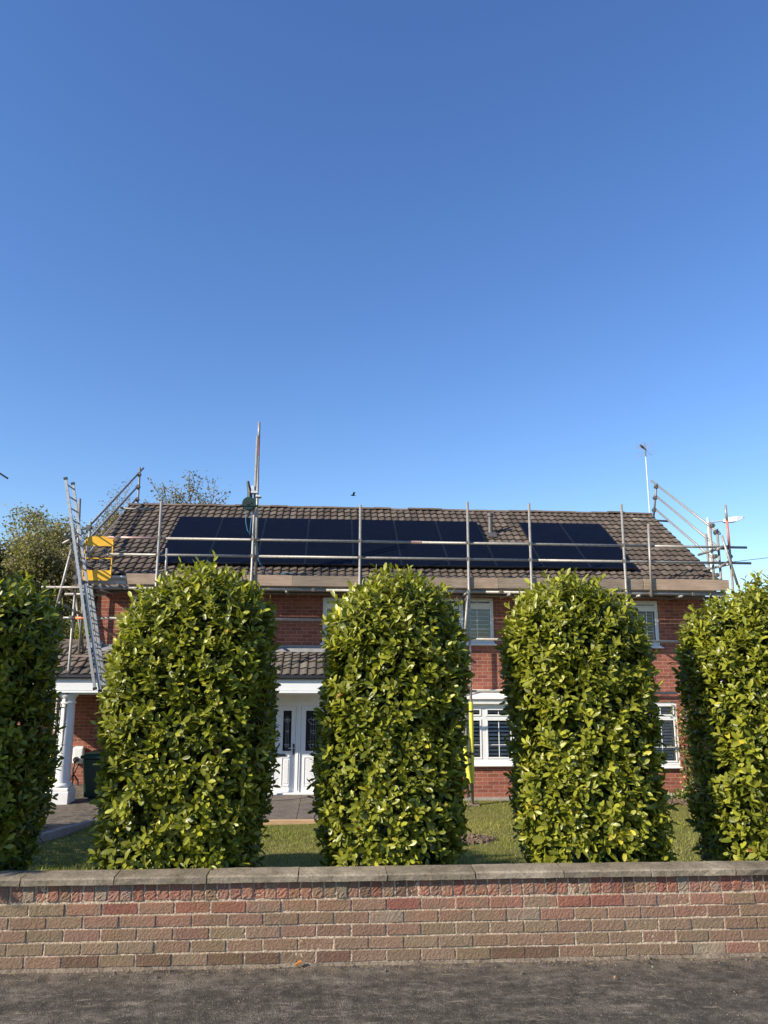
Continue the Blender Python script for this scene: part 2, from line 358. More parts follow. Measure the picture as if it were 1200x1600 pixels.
# driveway to the left of the lawn and the apron before the house
b = MB(); X0, X1 = -5.75, -3.92
pf = [(5.3, 0.0), (5.6, .13), (13.3, -.72), (17.3, -.72)]
for (y0, z0), (y1, z1) in zip(pf[:-1], pf[1:]): b.quad((X0, y0, z0), (X1, y0, z0), (X1, y1, z1), (X0, y1, z1))
tag(b.build('driveway', M['drive']), kind='structure')
b = MB()
y = 5.6
while y < 13.2:
    for_z = gz(y + .3)
    Mx = Matrix.Translation((-3.86, y, gz(y))) @ Matrix.Rotation(-math.atan(.1125), 4, 'X')
    b.box(-.06, 0.005, -.15, .05, .595, .085 + rng.uniform(-.006, .006), M=Mx); y += .6
tag(b.build('edging', M['kerb'], bevel=.01), kind='structure')
b = MB(); b.box(-3.92, 13.33, -.95, .62, 15.80, -.735)
tag(b.build('patio', M['mortar']), kind='structure')
b = MB()
for j in range(6):
    for i in range(8):
        b.box(-3.88 + i * .562 + .004, 13.35 + j * .41 + .004, -.80, -3.88 + (i + 1) * .562 - .004, 13.35 + (j + 1) * .41 - .004, -.722 + rng.uniform(-.002, .002))
tag(b.build('paving', M['paving'], bevel=.004), kind='structure')
b = MB(); b.box(-3.80, 13.24, -.95, -1.62, 13.328, -.70); b.box(-1.615, 13.24, -.95, .62, 13.328, -.704)
tag(b.build('timber_edging', M['timber'], bevel=.006), kind='structure')
# strip of bare soil dug in the lawn
def clods(name, cx, cy, rx, ry, n, seed, m, zf, kind=None):
    r_ = np.random.default_rng(seed); b = MB()
    N_ = 40
    vs = [(cx, cy, zf(cx, cy) + .03)]; fs = []
    for ring in range(1, 9):
        for k in range(N_):
            a = 2*math.pi*k/N_; q = ring/8*(1+.10*math.sin(3*a+seed)+.07*math.sin(7*a))
            x = cx+rx*q*math.cos(a); y = cy+ry*q*math.sin(a)
            vs.append((x, y, zf(x, y) + (.012 + r_.uniform(0, .035) if ring < 8 else -.02)))
    for k in range(N_): fs.append((0, 1+k, 1+(k+1)%N_))
    for ring in range(7):
        for k in range(N_):
            a0 = 1+ring*N_+k; a1 = 1+ring*N_+(k+1)%N_; fs.append((a0, a0+N_, a1+N_, a1))
    b.add(vs, fs)
    for _ in range(n):
        a = r_.uniform(0, 6.28); q = math.sqrt(r_.uniform(0, 1)); x = cx+rx*q*math.cos(a); y = cy+ry*q*math.sin(a); s = r_.uniform(.008, .03)
        Mx = Matrix.Translation((x, y, zf(x, y)+.02)) @ Euler(tuple(r_.uniform(0, 3, 3))).to_matrix().to_4x4()
        b.box(-s, -s*.8, -s*.6, s*.9, s, s*.6, M=Mx)
    return b.build(name, m)
tag(clods('bare_soil', 1.42, 10.55, .82, .62, 420, 3, M['soil'], lz), kind='structure')
tag(clods('flower_bed', 7.3, 15.1, 1.3, .40, 260, 9, M['soil'], lambda x, y: lz(x, min(y, 15.3))), kind='structure')

# ---------------------------------------------------------------- vegetation generators (numpy)
LF = np.array([(0,0,0),(.30,0,.09),(.64,0,.41),(.90,0,.81),(1,0,1),(.26,.36,.08),(.62,.5,.40),(.89,.30,.80),(.26,-.36,.08),(.62,-.5,.40),(.89,-.30,.80)])
NV = len(LF)
LQ = [(0,1,5),(1,2,6,5),(2,3,7,6),(3,4,7),(0,8,1),(1,8,9,2),(2,9,10,3),(3,10,4)]
def leaf_arrays(P, D, N, Ln, W, curl, fold):
    D = D / np.linalg.norm(D, axis=1, keepdims=True)
    N = N - D * np.sum(N * D, axis=1, keepdims=True); N /= (np.linalg.norm(N, axis=1, keepdims=True) + 1e-9)
    S = np.cross(D, N)
    n = len(P); V = np.zeros((n, NV, 3))
    for k in range(NV):
        t, s_, h = LF[k]
        V[:, k] = P + D * (t * Ln)[:, None] + S * (s_ * W)[:, None] + N * ((-h * curl + abs(s_) * fold * W / np.maximum(Ln, 1e-6)) * Ln)[:, None]
    return V.reshape(-1, 3)
def leaf_object(name, V, C, m, parent, origin=None):
    n = len(V) // NV
    # tris and quads: build loops by hand
    base = np.arange(n)[:, None] * NV
    idx = []; tot = []
    for f in LQ: idx.append(np.array(f)[None, :] + base); tot.append(len(f))
    loops = np.concatenate(idx, axis=1).ravel(); tots = np.tile(np.array(tot), n); starts = np.concatenate([[0], np.cumsum(tots)[:-1]])
    o0 = ORG[parent.name] if parent is not None else Vector(origin)
    me = bpy.data.meshes.new(name)
    me.vertices.add(len(V)); me.vertices.foreach_set('co', (V - np.array(o0)).ravel())
    me.loops.add(len(loops)); me.loops.foreach_set('vertex_index', loops.astype(np.int32))
    me.polygons.add(len(tots)); me.polygons.foreach_set('loop_start', starts.astype(np.int32))
    try: me.polygons.foreach_set('loop_total', tots.astype(np.int32))
    except Exception: pass
    me.update(calc_edges=True)
    me.polygons.foreach_set('use_smooth', np.ones(len(tots), dtype=bool))
    at = me.attributes.new('tint', 'FLOAT_COLOR', 'POINT')
    Cc = np.repeat(C, NV, axis=0); at.data.foreach_set('color', np.hstack([Cc, np.ones((len(Cc), 1))]).ravel())
    me.materials.append(m); me.update()
    o = bpy.data.objects.new(name, me); col.objects.link(o)
    if parent is not None: o.parent = parent
    else: o.location = o0
    ORG[o.name] = o0
    return o
def tri_object(name, V, C, m, parent=None, origin=None, k=3):
    n = len(V) // k; o = mesh_obj(name, V, np.arange(n * k).reshape(n, k), m, parent, origin=origin, C=np.repeat(C, k, axis=0)); return o

def hedge(label, x0, x1, z1, seed, yc=5.92, dep=.47, nshoot=2900, lean=0.):
    r_ = np.random.default_rng(seed)
    cx = (x0 + x1) / 2; a = (x1 - x0) / 2 - .085; z0 = .12; z1 -= .30
    t = thing('laurel_shrub', label, 'hedge shrub', (cx, yc, .1), 'clipped laurels behind the brick wall')
    ph = r_.uniform(0, 6.28, 6)
    def wid(zz): return np.interp(zz, [0, .08, .3, .6, .78, .88, .96, 1.0], [.80, .86, .98, 1.0, .99, .95, .88, .74])
    def field(P):
        zz = (P[:, 2] - z0) / (z1 - z0)
        wz = wid(np.clip(zz, 0, 1)) * (1 + .035*np.sin(5.1*P[:,2]+ph[0]+2*P[:,0]) + .03*np.sin(9*P[:,0]+ph[1]) + .03*np.sin(7*P[:,1]+4*P[:,2]+ph[2]))
        u = np.abs((P[:, 0] - cx - lean*(zz-.5)) / (a * wz)) ** 3.4 + np.abs((P[:, 1] - yc) / (dep * wz)) ** 3.4
        rr = u ** (1 / 3.4)
        top = (zz + .05*np.sin(6*P[:,0]+ph[3])) 
        return np.maximum(rr, .0) , top
    def sd(P):                   # rough distance inside the surface
        rr, top = field(P); d1 = (1 - rr) * dep; d2 = (1 - top) * (z1 - z0)
        k = .075; return -k * np.log(np.exp(-d1 / k) + np.exp(-np.clip(d2, -.5, 3) / k))
    def samples(n, lo, hi, decay):
        out = []
        while sum(len(o) for o in out) < n:
            P = np.stack([r_.uniform(x0-.1, x1+.1, n*4), r_.uniform(yc-dep-.1, yc+dep+.1, n*4), r_.uniform(z0, z1+.12, n*4)], 1)
            d = sd(P); ok = (d > lo) & (d < hi) & (r_.uniform(0, 1, len(P)) < np.exp(-np.maximum(d - lo, 0) / decay)); out.append(P[ok])
        return np.concatenate(out)[:n]
    def normal(P):
        e = .02; g = np.stack([sd(P + np.array(v) * e) - sd(P - np.array(v) * e) for v in ((1,0,0),(0,1,0),(0,0,1))], 1)
        return -g / (np.linalg.norm(g, axis=1, keepdims=True) + 1e-9)
    # shoots on the shell
    P = samples(nshoot, .02, .17, .06); Nn = normal(P)
    up = np.array([0, 0, 1.]); zz = (P[:, 2] - z0) / (z1 - z0)
    D = Nn * .75 + up * (.55 + .45 * np.clip(zz, 0, 1))[:, None] + r_.normal(0, .33, P.shape)
    D /= np.linalg.norm(D, axis=1, keepdims=True)
    Ls = r_.uniform(.05, .12, nshoot) * np.where(zz > .86, r_.uniform(1., 1.75, nshoot), 1.)
    AP, AD, AN, AL, AC = [], [], [], [], []
    st = MB()
    side = np.cross(D, r_.normal(0, 1, D.shape)); side /= np.linalg.norm(side, axis=1, keepdims=True); side2 = np.cross(D, side)
    tone = r_.uniform(0, 1, nshoot)
    nl = 7
    for k in range(nl):
        f = (k + .4) / nl; ang = k * 2.4 + r_.uniform(-.4, .4, nshoot)
        out = side * np.cos(ang)[:, None] + side2 * np.sin(ang)[:, None]
        spread = 1.25 - .85 * f
        d = D * (1 - spread * .45)[..., None] if False else D * (1.05 - spread * .5) + out * spread
        d += r_.normal(0, .14, d.shape); d[:, 2] -= .18 * (1 - f)
        AP.append(P + D * (Ls * f)[:, None]); AD.append(d); AN.append(D * 1.0 - out * .35 + r_.normal(0, .22, d.shape))
        AL.append(r_.uniform(.051, .092, nshoot) * (1.08 - .3 * f))
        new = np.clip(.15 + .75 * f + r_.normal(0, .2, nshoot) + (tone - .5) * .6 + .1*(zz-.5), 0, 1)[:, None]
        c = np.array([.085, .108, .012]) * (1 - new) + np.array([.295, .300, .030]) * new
        AC.append(c)
    # filler leaves deeper in
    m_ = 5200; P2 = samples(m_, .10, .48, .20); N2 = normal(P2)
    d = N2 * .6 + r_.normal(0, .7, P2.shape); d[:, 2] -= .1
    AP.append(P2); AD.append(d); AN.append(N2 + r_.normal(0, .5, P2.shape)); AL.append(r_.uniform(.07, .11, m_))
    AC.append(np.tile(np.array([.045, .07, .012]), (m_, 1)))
    P_, D_, N_, L_, C_ = (np.concatenate(q) for q in (AP, AD, AN, AL, AC))
    yl = r_.uniform(0, 1, len(P_)) < (.008 + .035 * (P_[:, 2] < 1.0)); C_[yl] = np.array([.42, .36, .04])
    br = r_.uniform(0, 1, len(P_)) < .0012; C_[br] = np.array([.30, .13, .04])
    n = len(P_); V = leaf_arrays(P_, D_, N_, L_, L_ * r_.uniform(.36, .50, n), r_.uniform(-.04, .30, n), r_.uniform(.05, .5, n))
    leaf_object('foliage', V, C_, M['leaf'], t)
    # stems: trunks and the twigs each shoot sits on
    for k in range(9):
        px = cx + r_.uniform(-.55, .55) * a; py = yc + r_.uniform(-.2, .2); pts = [(px * .5 + cx * .5, py, 0.02)]
        for j in range(1, 7):
            f = j / 6; pts.append((px + (px - cx) * .6 * f + r_.normal(0, .03), py + (py - yc) * f + r_.normal(0, .03), .05 + f * (z1 - .4)))
        st.path(pts, [.026 * (1 - .7 * j / 6) for j in range(7)], 6)
    for i in range(0, nshoot, 3):
        p = Vector(P[i]) - Vector(Nn[i]) * .1; st.tube(p, Vector(P[i]) + Vector(D[i]) * float(Ls[i]) * .9, .0045, .002, 4, cap=False)
    st.build('stem', M['stem'], t)
    return t
hedge('leftmost laurel behind the wall, mostly in shade and cut off by the left edge', -3.42, -2.03, 2.62, 11)
hedge('wide bushy laurel second from the left, leaves spilling over the wall coping', -1.66, -.38, 2.70, 22, lean=.07, yc=5.86, dep=.52, nshoot=3100)
hedge('middle laurel of the five, tall block of glossy leaves between door and yellow sleeved pole', -.12, 1.08, 2.69, 33, lean=.05)
hedge('laurel fourth from the left, standing before the right upper windows', 1.38, 2.57, 2.66, 44, lean=-.09)
hedge('rightmost laurel, bright leaves cut off by the right edge', 2.85, 4.24, 2.70, 55)

# a few laurel leaves of the second shrub already hang over the coping; grass blades
def grass():
    r_ = np.random.default_rng(7); n = 95000
    y = 5.5 + (15.25 - 5.5) * r_.uniform(0, 1, n) ** .75; x = r_.uniform(-3.75, 9.0, n)
    keep = ((x - 1.42) / .80) ** 2 + ((y - 10.55) / .60) ** 2 > 1 + r_.normal(0, .12, n)
    keep &= ~((y > 13.2) & (x < .66)) 
    keep &= ~(((x - 7.3) / 1.25) ** 2 + ((y - 15.1) / .36) ** 2 < 1)
    x, y = x[keep], y[keep]; n = len(x)
    z = np.where(y <= 5.6, .10, np.where(y >= 13.6, -.80, .10 - .1125 * (y - 5.6))) + .012*np.sin(x*1.7+y) + .01*np.sin(y*2.3-x*.6)
    h = r_.uniform(.018, .042, n) * (1 + .35 * np.sin(x * 3) * np.sin(y * 2.1)); a = r_.uniform(0, np.pi, n); wd = r_.uniform(.004, .008, n)
    ln = r_.normal(0, .4, (n, 2)) * h[:, None]
    V = np.zeros((n, 3, 3)); V[:, 0] = np.stack([x - np.cos(a)*wd, y - np.sin(a)*wd, z-.004], 1); V[:, 1] = np.stack([x + np.cos(a)*wd, y + np.sin(a)*wd, z-.004], 1)
    V[:, 2] = np.stack([x + ln[:, 0], y + ln[:, 1], z + h], 1)
    q = np.clip(.5 + .35*np.sin(x*1.3+2)*np.sin(y*.9) + r_.normal(0, .22, n), 0, 1)[:, None]
    C = np.array([.15, .18, .035])*(1-q) + np.array([.29, .27, .085])*q
    tag(tri_object('grass', V.reshape(-1, 3), C, M['grass'], origin=(2.5, 10, -.4)), 'short mown grass of the front lawn', 'grass', kind='stuff')
grass()

# ---------------------------------------------------------------- front garden wall (bricks as geometry)
def garden_wall():
    r_ = np.random.default_rng(12)
    t = thing('garden_wall', 'low rough brick garden wall with soldier course and concrete coping', 'wall', (0, 5.25, 0))
    XL, XR, YF = -3.85, 9.0, 5.2
    V, F, C = [], [], []
    def brick(x0, x1, z0, z1, colr, sp=0., nu=22, nv=8, rough=.0012):
        # front face as a rough grid, edges rolled back, closed to the rear
        o = len(V); cw = rough
        eu, ev = .0028/(x1-x0), .0028/(z1-z0); gu = [0] + [eu+(1-2*eu)*q/(nu-3) for q in range(nu-2)] + [1]; gv = [0] + [ev+(1-2*ev)*q/(nv-3) for q in range(nv-2)] + [1]
        ox = r_.normal(0, .0018); tilt = r_.normal(0, .0015)
        sx = r_.uniform(0, 1); sy = r_.uniform(0, 1); sr = r_.uniform(.2, .45)
        for j in range(nv):
            for i in range(nu):
                u, v_ = gu[i], gv[j]; edge = min(u*(x1-x0), (1-u)*(x1-x0), v_*(z1-z0), (1-v_)*(z1-z0))
                y = YF + ox + tilt*(u-.5) + r_.uniform(-1, 1)*cw + (.0035 if edge < 1e-6 else 0)
                dx = dz = 0
                if edge < 1e-6: dx = r_.normal(0, .0011); dz = r_.normal(0, .0011)
                if sp > 0:
                    q = math.hypot((u-sx)*(x1-x0)/.1, (v_-sy)*(z1-z0)/.1)
                    if q < sr*3*sp: y += .0022*min(1, (sr*3*sp-q)*3)*r_.uniform(.6, 1.2)
                V.append((x0+u*(x1-x0)+dx, y, z0+v_*(z1-z0)+dz))
                k = 1.0
                C.append(tuple(c*k for c in colr))
        for j in range(nv-1):
            for i in range(nu-1): F.append((o+j*nu+i, o+j*nu+i+1, o+(j+1)*nu+i+1, o+(j+1)*nu+i))
        ring = [j*nu for j in range(0, 1)]
        per = [(i, 0) for i in range(nu)] + [(nu-1, j) for j in range(1, nv)] + [(i, nv-1) for i in range(nu-2, -1, -1)] + [(0, j) for j in range(nv-2, 0, -1)]
        idx = [o + j*nu + i for i, j in per]; o2 = len(V)
        for k in idx: V.append((V[k][0], YF+.035, V[k][2])); C.append(tuple(colr))
        n = len(idx)
        for k in range(n): F.append((idx[(k+1) % n], idx[k], o2+k, o2+(k+1) % n))
    olive, brown, red, pink, dk, pale = (.260,.185,.125), (.270,.172,.120), (.265,.120,.085), (.31,.17,.125), (.165,.105,.073), (.30,.235,.175)
    def pick(ps): 
        c = ps[r_.integers(len(ps))]; k = r_.uniform(.90, 1.10); return (c[0]*k, c[1]*k*r_.uniform(.95, 1.05), c[2]*k)
    rows = [(.018, [olive, dk, olive, brown]), (.093, [olive, olive, brown]), (.168, [olive, brown, olive]), (.243, [brown, olive, brown]), (.318, [brown, brown, red, olive])]
    for k, (z, ps) in enumerate(rows):
        x = XL - (.112 if k % 2 else 0)
        while x < XR:
            red_bias = (k >= 3 and r_.uniform() < (.25 if k == 3 else .38) and x > .1)
            c = pick([red, brown, pink]) if red_bias else pick(ps)
            spall = r_.uniform() < (.05 + .05 * (k >= 3))
            hi = r_.uniform(-.0015, .0015); x_1 = x + .2135 + r_.normal(0, .0015)
            if x_1 > XL + .05: brick(max(x, XL), x_1, z + hi, z + .0640 + hi, pick([pink, pale]) if spall and r_.uniform() < .5 else c, sp=.8 if spall else 0)
            x += .2235
    x = XL
    while x < XR:
        wd = .066 + r_.uniform(-.002, .002); q = r_.uniform()
        c = pick([red, pink, pink, brown, pale, dk, brown]) 
        brick(x, x + wd, .396 + r_.uniform(-.003, .003), .497, c, sp=1. if q < .45 else 0, nu=8, nv=12, rough=.0028)
        x += wd + r_.uniform(.007, .012)
    mesh_obj('brickwork', np.array(V), F, M['wallbrick'], t, C=np.array(C))
    # mortar body: joints finished a little behind the brick faces, uneven
    V, F = [], []; nx_, nz_ = 1700, 60
    xs = np.linspace(XL, XR, nx_); zs = np.linspace(-.05, .499, nz_)
    X, Z = np.meshgrid(xs, zs); rr = r_.normal(0, .0011, X.shape); Y = YF + .0058 + rr
    VV = np.stack([X, Y, Z], -1).reshape(-1, 3); i, j = np.meshgrid(np.arange(nx_-1), np.arange(nz_-1)); q = (j*nx_+i).ravel()
    FF = np.stack([q, q+1, q+nx_+1, q+nx_], 1)
    mesh_obj('mortar', VV, FF, M['mortar'], t)
    b = MB(); b.box(XL+.002, YF+.03, -.2, XR, YF+.105, .4975); b.build('wall_core', M['mortar'], t)
    b = MB(); x = XL; vs = []; n_ = 0
    while x < 6.0:
        d_ = .003 + .016 * abs(math.sin(x * 3.1) * math.sin(x * 7.7 + 1)) + r_.uniform(0, .008); h_ = .000 + .010 * abs(math.sin(x * 2.3 + 2) * math.sin(x * 9.1)) + r_.uniform(0, .005)
        vs += [(x, YF + .006, h_ + .012), (x, YF - d_ * .4, h_ * .5 + .003), (x, YF - d_ * 1.3, -.002)]; n_ += 1; x += .022
    b.add(vs, [f for i in range(n_ - 1) for f in ((i*3, i*3+1, i*3+4, i*3+3), (i*3+1, i*3+2, i*3+5, i*3+4))]); b.build('mortar_fillet', M['soil2'], t)
    edges = [-3.87]; xx = -1.897
    while xx > -3.6: xx -= .574; edges.append(max(xx, -3.87))
    es = sorted(set([round(e, 3) for e in edges if e < -1.9])) + [-1.897,-1.327,-.753,-.177,.391,.969,1.555,2.138,2.716] + [2.716 + .575*k for k in range(1, 12)]
    for k in range(len(es)-1):
        if es[k+1]-es[k] < .1: continue
        b = MB(); n = 10; dz = r_.uniform(-.002, .002); dy = r_.uniform(-.004, .004)
        x0, x1 = es[k]+.003, es[k+1]-.003
        ring = [(5.166+dy, .501), (5.164+dy, .534), (5.175+dy, .544), (5.335+dy, .549), (5.34+dy, .54), (5.34+dy, .501)]
        vs = []
        for i in range(n+1):
            xx = x0+(x1-x0)*i/n
            for (yy, z_) in ring: vs.append((xx + (0 if 0 < i < n else r_.normal(0, .0015)), yy+r_.normal(0, .0014), z_+dz+r_.normal(0, .0008)))
        m_ = len(ring); fs = [tuple(range(m_-1, -1, -1)), tuple(range(n*m_, n*m_+m_))]
        for i in range(n):
            for j in range(m_): fs.append((i*m_+j, i*m_+(j+1) % m_, (i+1)*m_+(j+1) % m_, (i+1)*m_+j))
        b.add(vs, fs); b.build('coping_stone', M['coping'], t)
    return t
garden_wall()
# grit, small stones and dry bits on the pavement
def grit():
    r_ = np.random.default_rng(4); b = MB()
    for _ in range(1500):
        near = r_.uniform() < .6
        x = r_.uniform(-3.4, 5); y = 5.185 - abs(r_.normal(0, .07)) if near else r_.uniform(3.2, 5.15); s = r_.uniform(.0010, .0036) * (2.2 if r_.uniform() < .06 else 1)
        Mx = Matrix.Translation((x, y, s*.5)) @ Euler(tuple(r_.uniform(0, 3, 3))).to_matrix().to_4x4()
        k = r_.uniform(.5, 1.3); b.box(-s, -s*.8, -s*.6, s*.9, s, s*.6, c=(.22*k, .185*k, .145*k), M=Mx)
    for _ in range(260):
        x = r_.uniform(-3.4, 5); y = 5.19 - abs(r_.normal(0, .045)); a = r_.uniform(0, 3.1); l = r_.uniform(.01, .04)
        b.tube((x, y, .004), (x+l*math.cos(a), y+l*math.sin(a)*.4, .004+r_.uniform(0, .01)), .0008, n=4, c=(.38, .27, .13), cap=False)
    tag(b.build('grit', M['debris']), 'fine grit and dry bits scattered on the pavement', 'grit', kind='stuff')
grit()
def curled_leaf(x, y, s, c, label, rz):
    r_ = np.random.default_rng(int(abs(x)*100)); b = []
    P = np.array([(x, y, .012)]); V = leaf_arrays(P, np.array([(math.cos(rz), math.sin(rz), .1)]), np.array([(0, 0, 1.)]), np.array([s]), np.array([s*.5]), np.array([-.35]), np.array([1.1]))
    tag(leaf_object('fallen_leaf', V, np.array([c]), M['tleaf'], None, (x, y, 0)), label, 'leaf')
curled_leaf(-.19, 5.165, .055, (.42, .17, .05), 'curled orange brown leaf on the pavement at the foot of the wall', .1)
curled_leaf(1.74, 4.86, .025, (.45, .25, .12), 'tiny tan leaf lying on the dark pavement at the right', .9)

# ---------------------------------------------------------------- the house
YW = 15.8; XL_, XR_ = -4.78, 8.12; ZB = -.86
ER = (15.35, 3.56); RG = (18.6, 5.66); XV0, XV1 = -5.03, 8.26
house = thing('house', 'two storey red brick house with brown tiled roof and white windows', 'house', (1.7, 18.6, -.8))
wins = {'up': [(-4.10,-2.35,2.27,3.22), (-.17,1.15,2.27,3.20), (1.45,3.45,2.28,3.22), (5.05,7.05,2.24,3.20)]}
def wall_grid(b, x0, x1, z0, z1, y, holes, depth=.10):
    xs = sorted({x0, x1} | {h[0] for h in holes} | {h[1] for h in holes}); zs = sorted({z0, z1} | {h[2] for h in holes} | {h[3] for h in holes})
    for i in range(len(xs)-1):
        for j in range(len(zs)-1):
            mx, mz = (xs[i]+xs[i+1])/2, (zs[j]+zs[j+1])/2
            if any(h[0] < mx < h[1] and h[2] < mz < h[3] for h in holes): continue
            b.quad((xs[i], y, zs[j]), (xs[i+1], y, zs[j]), (xs[i+1], y, zs[j+1]), (xs[i], y, zs[j+1]))
    for (a, c, d, e) in holes:
        b.quad((a, y, d), (a, y+depth, d), (a, y+depth, e), (a, y, e)); b.quad((c, y, e), (c, y+depth, e), (c, y+depth, d), (c, y, d))
        b.quad((a, y, e), (a, y+depth, e), (c, y+depth, e), (c, y, e)); b.quad((a, y, d), (c, y, d), (c, y+depth, d), (a, y+depth, d))
b = MB()
holes = wins['up'] + [(1.76, 4.49, -.10, 1.06), (5.35, 7.31, -.20, 1.07), (-1.52, .10, -.72, 1.10)]
wall_grid(b, -3.95, XR_, ZB, 1.9, YW, [h for h in holes if h[2] < 1.2]); wall_grid(b, XL_, XR_, 1.9, 3.60, YW, [h for h in holes if h[2] > 1.2])
YB = 21.85
b.quad((XR_, YW, ZB), (XR_, YB, ZB), (XR_, YB, 3.6), (XR_, YW, 3.6)); b.add([(XR_, YW, 3.6), (XR_, YB, 3.6), (XR_, 18.6, 5.55)], [(0,1,2)])
b.quad((XL_, YB, ZB), (XL_, 17.3, ZB), (XL_, 17.3, 3.6), (XL_, YB, 3.6)); b.quad((XL_, 17.3, 1.9), (XL_, YW, 1.9), (XL_, YW, 3.6), (XL_, 17.3, 3.6)); b.add([(XL_, YB, 3.6), (XL_, YW, 3.6), (XL_, 18.6, 5.55)], [(0,1,2)])
b.quad((XR_, YB, ZB), (XL_, YB, ZB), (XL_, YB, 3.6), (XR_, YB, 3.6))
b.quad((-7.0, 17.3, ZB), (-3.95, 17.3, ZB), (-3.95, 17.3, 1.95), (-7.0, 17.3, 1.95)); b.quad((-3.95, 17.3, ZB), (-3.95, YW, ZB), (-3.95, YW, 1.9), (-3.95, 17.3, 1.9))
b.quad((-7.0, 20, ZB), (-7.0, 17.3, ZB), (-7.0, 17.3, 1.95), (-7.0, 20, 1.95))
# brick plinth under the shallow bay
b.box(1.81, 15.47, ZB, 4.44, YW, -.13)
b.build('wall', M['brick'], house)
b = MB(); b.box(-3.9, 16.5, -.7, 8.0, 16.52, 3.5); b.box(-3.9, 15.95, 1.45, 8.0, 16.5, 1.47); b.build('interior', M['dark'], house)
b = MB(); b.box(.7, 15.30, -.95, 7.6, 15.79, -.745); b.build('plinth', M['kerb'], house, bevel=.01)
b = MB(); b.quad((XL_, YW, 1.905), (XR_, YW+.0, 1.905), (XR_, YW, 1.905), (XL_, YW, 1.905)) if False else None
# ceiling over the recessed garage front
b = MB(); b.box(-7.0, 15.0, 1.24, -.1, 17.28, 1.27); b.build('porch_ceiling', M['pwhite'], house)

# tiled roofs: every tile modelled
def tiled(name, x0, x1, e, r, rows, m, parent, seed, pitch=.166, cols=((.100,.079,.063),(.118,.093,.074),(.088,.071,.058),(.128,.101,.080)), skip=None):
    r_ = np.random.default_rng(seed); e = np.array([0, e[0], e[1]]); r = np.array([0, r[0], r[1]]); d = r - e; Ls = np.linalg.norm(d); d /= Ls
    n = np.array([0, -d[2], d[1]]); 
    if n[2] < 0: n = -n
    g = Ls / rows; V, F, C = [], [], []; nc = int(round((x1-x0)/pitch)); pw = (x1-x0)/nc
    prof_t = np.array([0, .12, .28, .45, .62, .8, .93, 1.0]); prof_h = np.array([.000, .000, .003, .011, .021, .025, .019, .003])
    for j in range(rows):
        for i in range(nc):
            c = np.array(cols[r_.integers(len(cols))]) * r_.uniform(.8, 1.2)
            o = len(V); off = r_.normal(0, .004); lift = r_.uniform(0, .004); xo = x0+i*pw
            s0 = j*g - .012 + off; s1 = (j+1)*g + .03
            for (s_, hh) in ((s0, .038+lift), (s1, .004)):
                for t_, h_ in zip(prof_t, prof_h): p = e+d*s_+n*(hh+h_); V.append((xo+t_*pw, p[1], p[2])); C.append(c)
            for t_, h_ in zip(prof_t, prof_h): p = e+d*(s0+.004)+n*(.038+lift+h_-.030); V.append((xo+t_*pw, p[1], p[2])); C.append(c*.8)
            k = len(prof_t)
            for a in range(k-1):
                F.append((o+a, o+a+1, o+k+a+1, o+k+a)); F.append((o+2*k+a, o+2*k+a+1, o+a+1, o+a))
            # side cheek of the raised roll
            F.append((o+k-1, o+2*k-1, o+2*k-1, o+3*k-1)[:3] if False else (o+k-1, o+3*k-1, o+2*k-1))
    return mesh_obj(name, np.array(V), F, m, parent, C=np.array(C), smooth=False)
roof = tiled('roof', XV0, XV1, ER, (RG[0]-.03, RG[1]-.02), 15, M['tile'], house, 3)
roofb = MB()
roofb.quad((XV0, ER[0]+.02, ER[1]-.01), (XV1, ER[0]+.02, ER[1]-.01), (XV1, RG[0], RG[1]-.012), (XV0, RG[0], RG[1]-.012))
roofb.quad((XV0, 21.85, 3.56), (XV1, 21.85, 3.56), (XV1, RG[0], RG[1]), (XV0, RG[0], RG[1]))
roofb.build('roof_deck', M['soffit'], roof)
tiled('roof_tiles', XV0, XV1, (21.85, 3.58), (RG[0]+.03, RG[1]-.0), 10, M['tile'], roof, 5, pitch=.33)
rr_ = np.random.default_rng(8); b = MB(); x = XV0 - .01; i = 0
while x < XV1:
    l = .43; k = rr_.uniform(.8, 1.25); n = 8; vs = []
    dz = rr_.normal(0, .008)
    for xx, rad in ((x, .098), (x+l, .092)):
        for a in range(n+1):
            an = math.pi*a/n; vs.append((min(xx, XV1+.02), RG[0]-math.cos(an)*rad, RG[1]+.0+math.sin(an)*rad*.62+dz))
    b.add(vs, [(a, a+1, n+2+a, n+1+a) for a in range(n)] + [tuple(range(n, -1, -1)), tuple(range(n+1, 2*n+2))], (.15*k, .115*k, .09*k)); x += l + .004; i += 1
b.build('ridge_tiles', M['tile'], roof)
# verge mortar and bargeboards
for X0, X1 in ((XV0+.01, XV0+.04), (XV1-.04, XV1-.01)):
    b = MB(); b.add([(X0, ER[0], ER[1]-.15), (X1, ER[0], ER[1]-.15), (X1, ER[0], ER[1]), (X0, ER[0], ER[1]), (X0, RG[0], RG[1]-.15), (X1, RG[0], RG[1]-.15), (X1, RG[0], RG[1]), (X0, RG[0], RG[1])], [(0,1,2,3),(4,7,6,5),(0,3,7,4),(1,5,6,2),(0,4,5,1)]); b.build('bargeboard', M['pwhite'], roof)
b = MB(); b.box(XV0+.05, ER[0]+.02, ER[1]-.17, XV1-.05, ER[0]+.045, ER[1]-.012); b.build('fascia', M['pwhite'], roof)
b = MB(); b.box(XV0+.05, ER[0]+.047, ER[1]-.165, XV1-.05, YW-.002, ER[1]-.145); b.build('soffit', M['pwhite'], roof)
b = MB(); n = 8; vs = []
for X in (XV0+.02, XV1-.02):
    for rad in (.055, .048):
        for a in range(n+1): an = math.pi+math.pi*a/n; vs.append((X, ER[0]-.045+math.cos(an)*rad, ER[1]-.02+math.sin(an)*rad))
k = n+1; fs = []
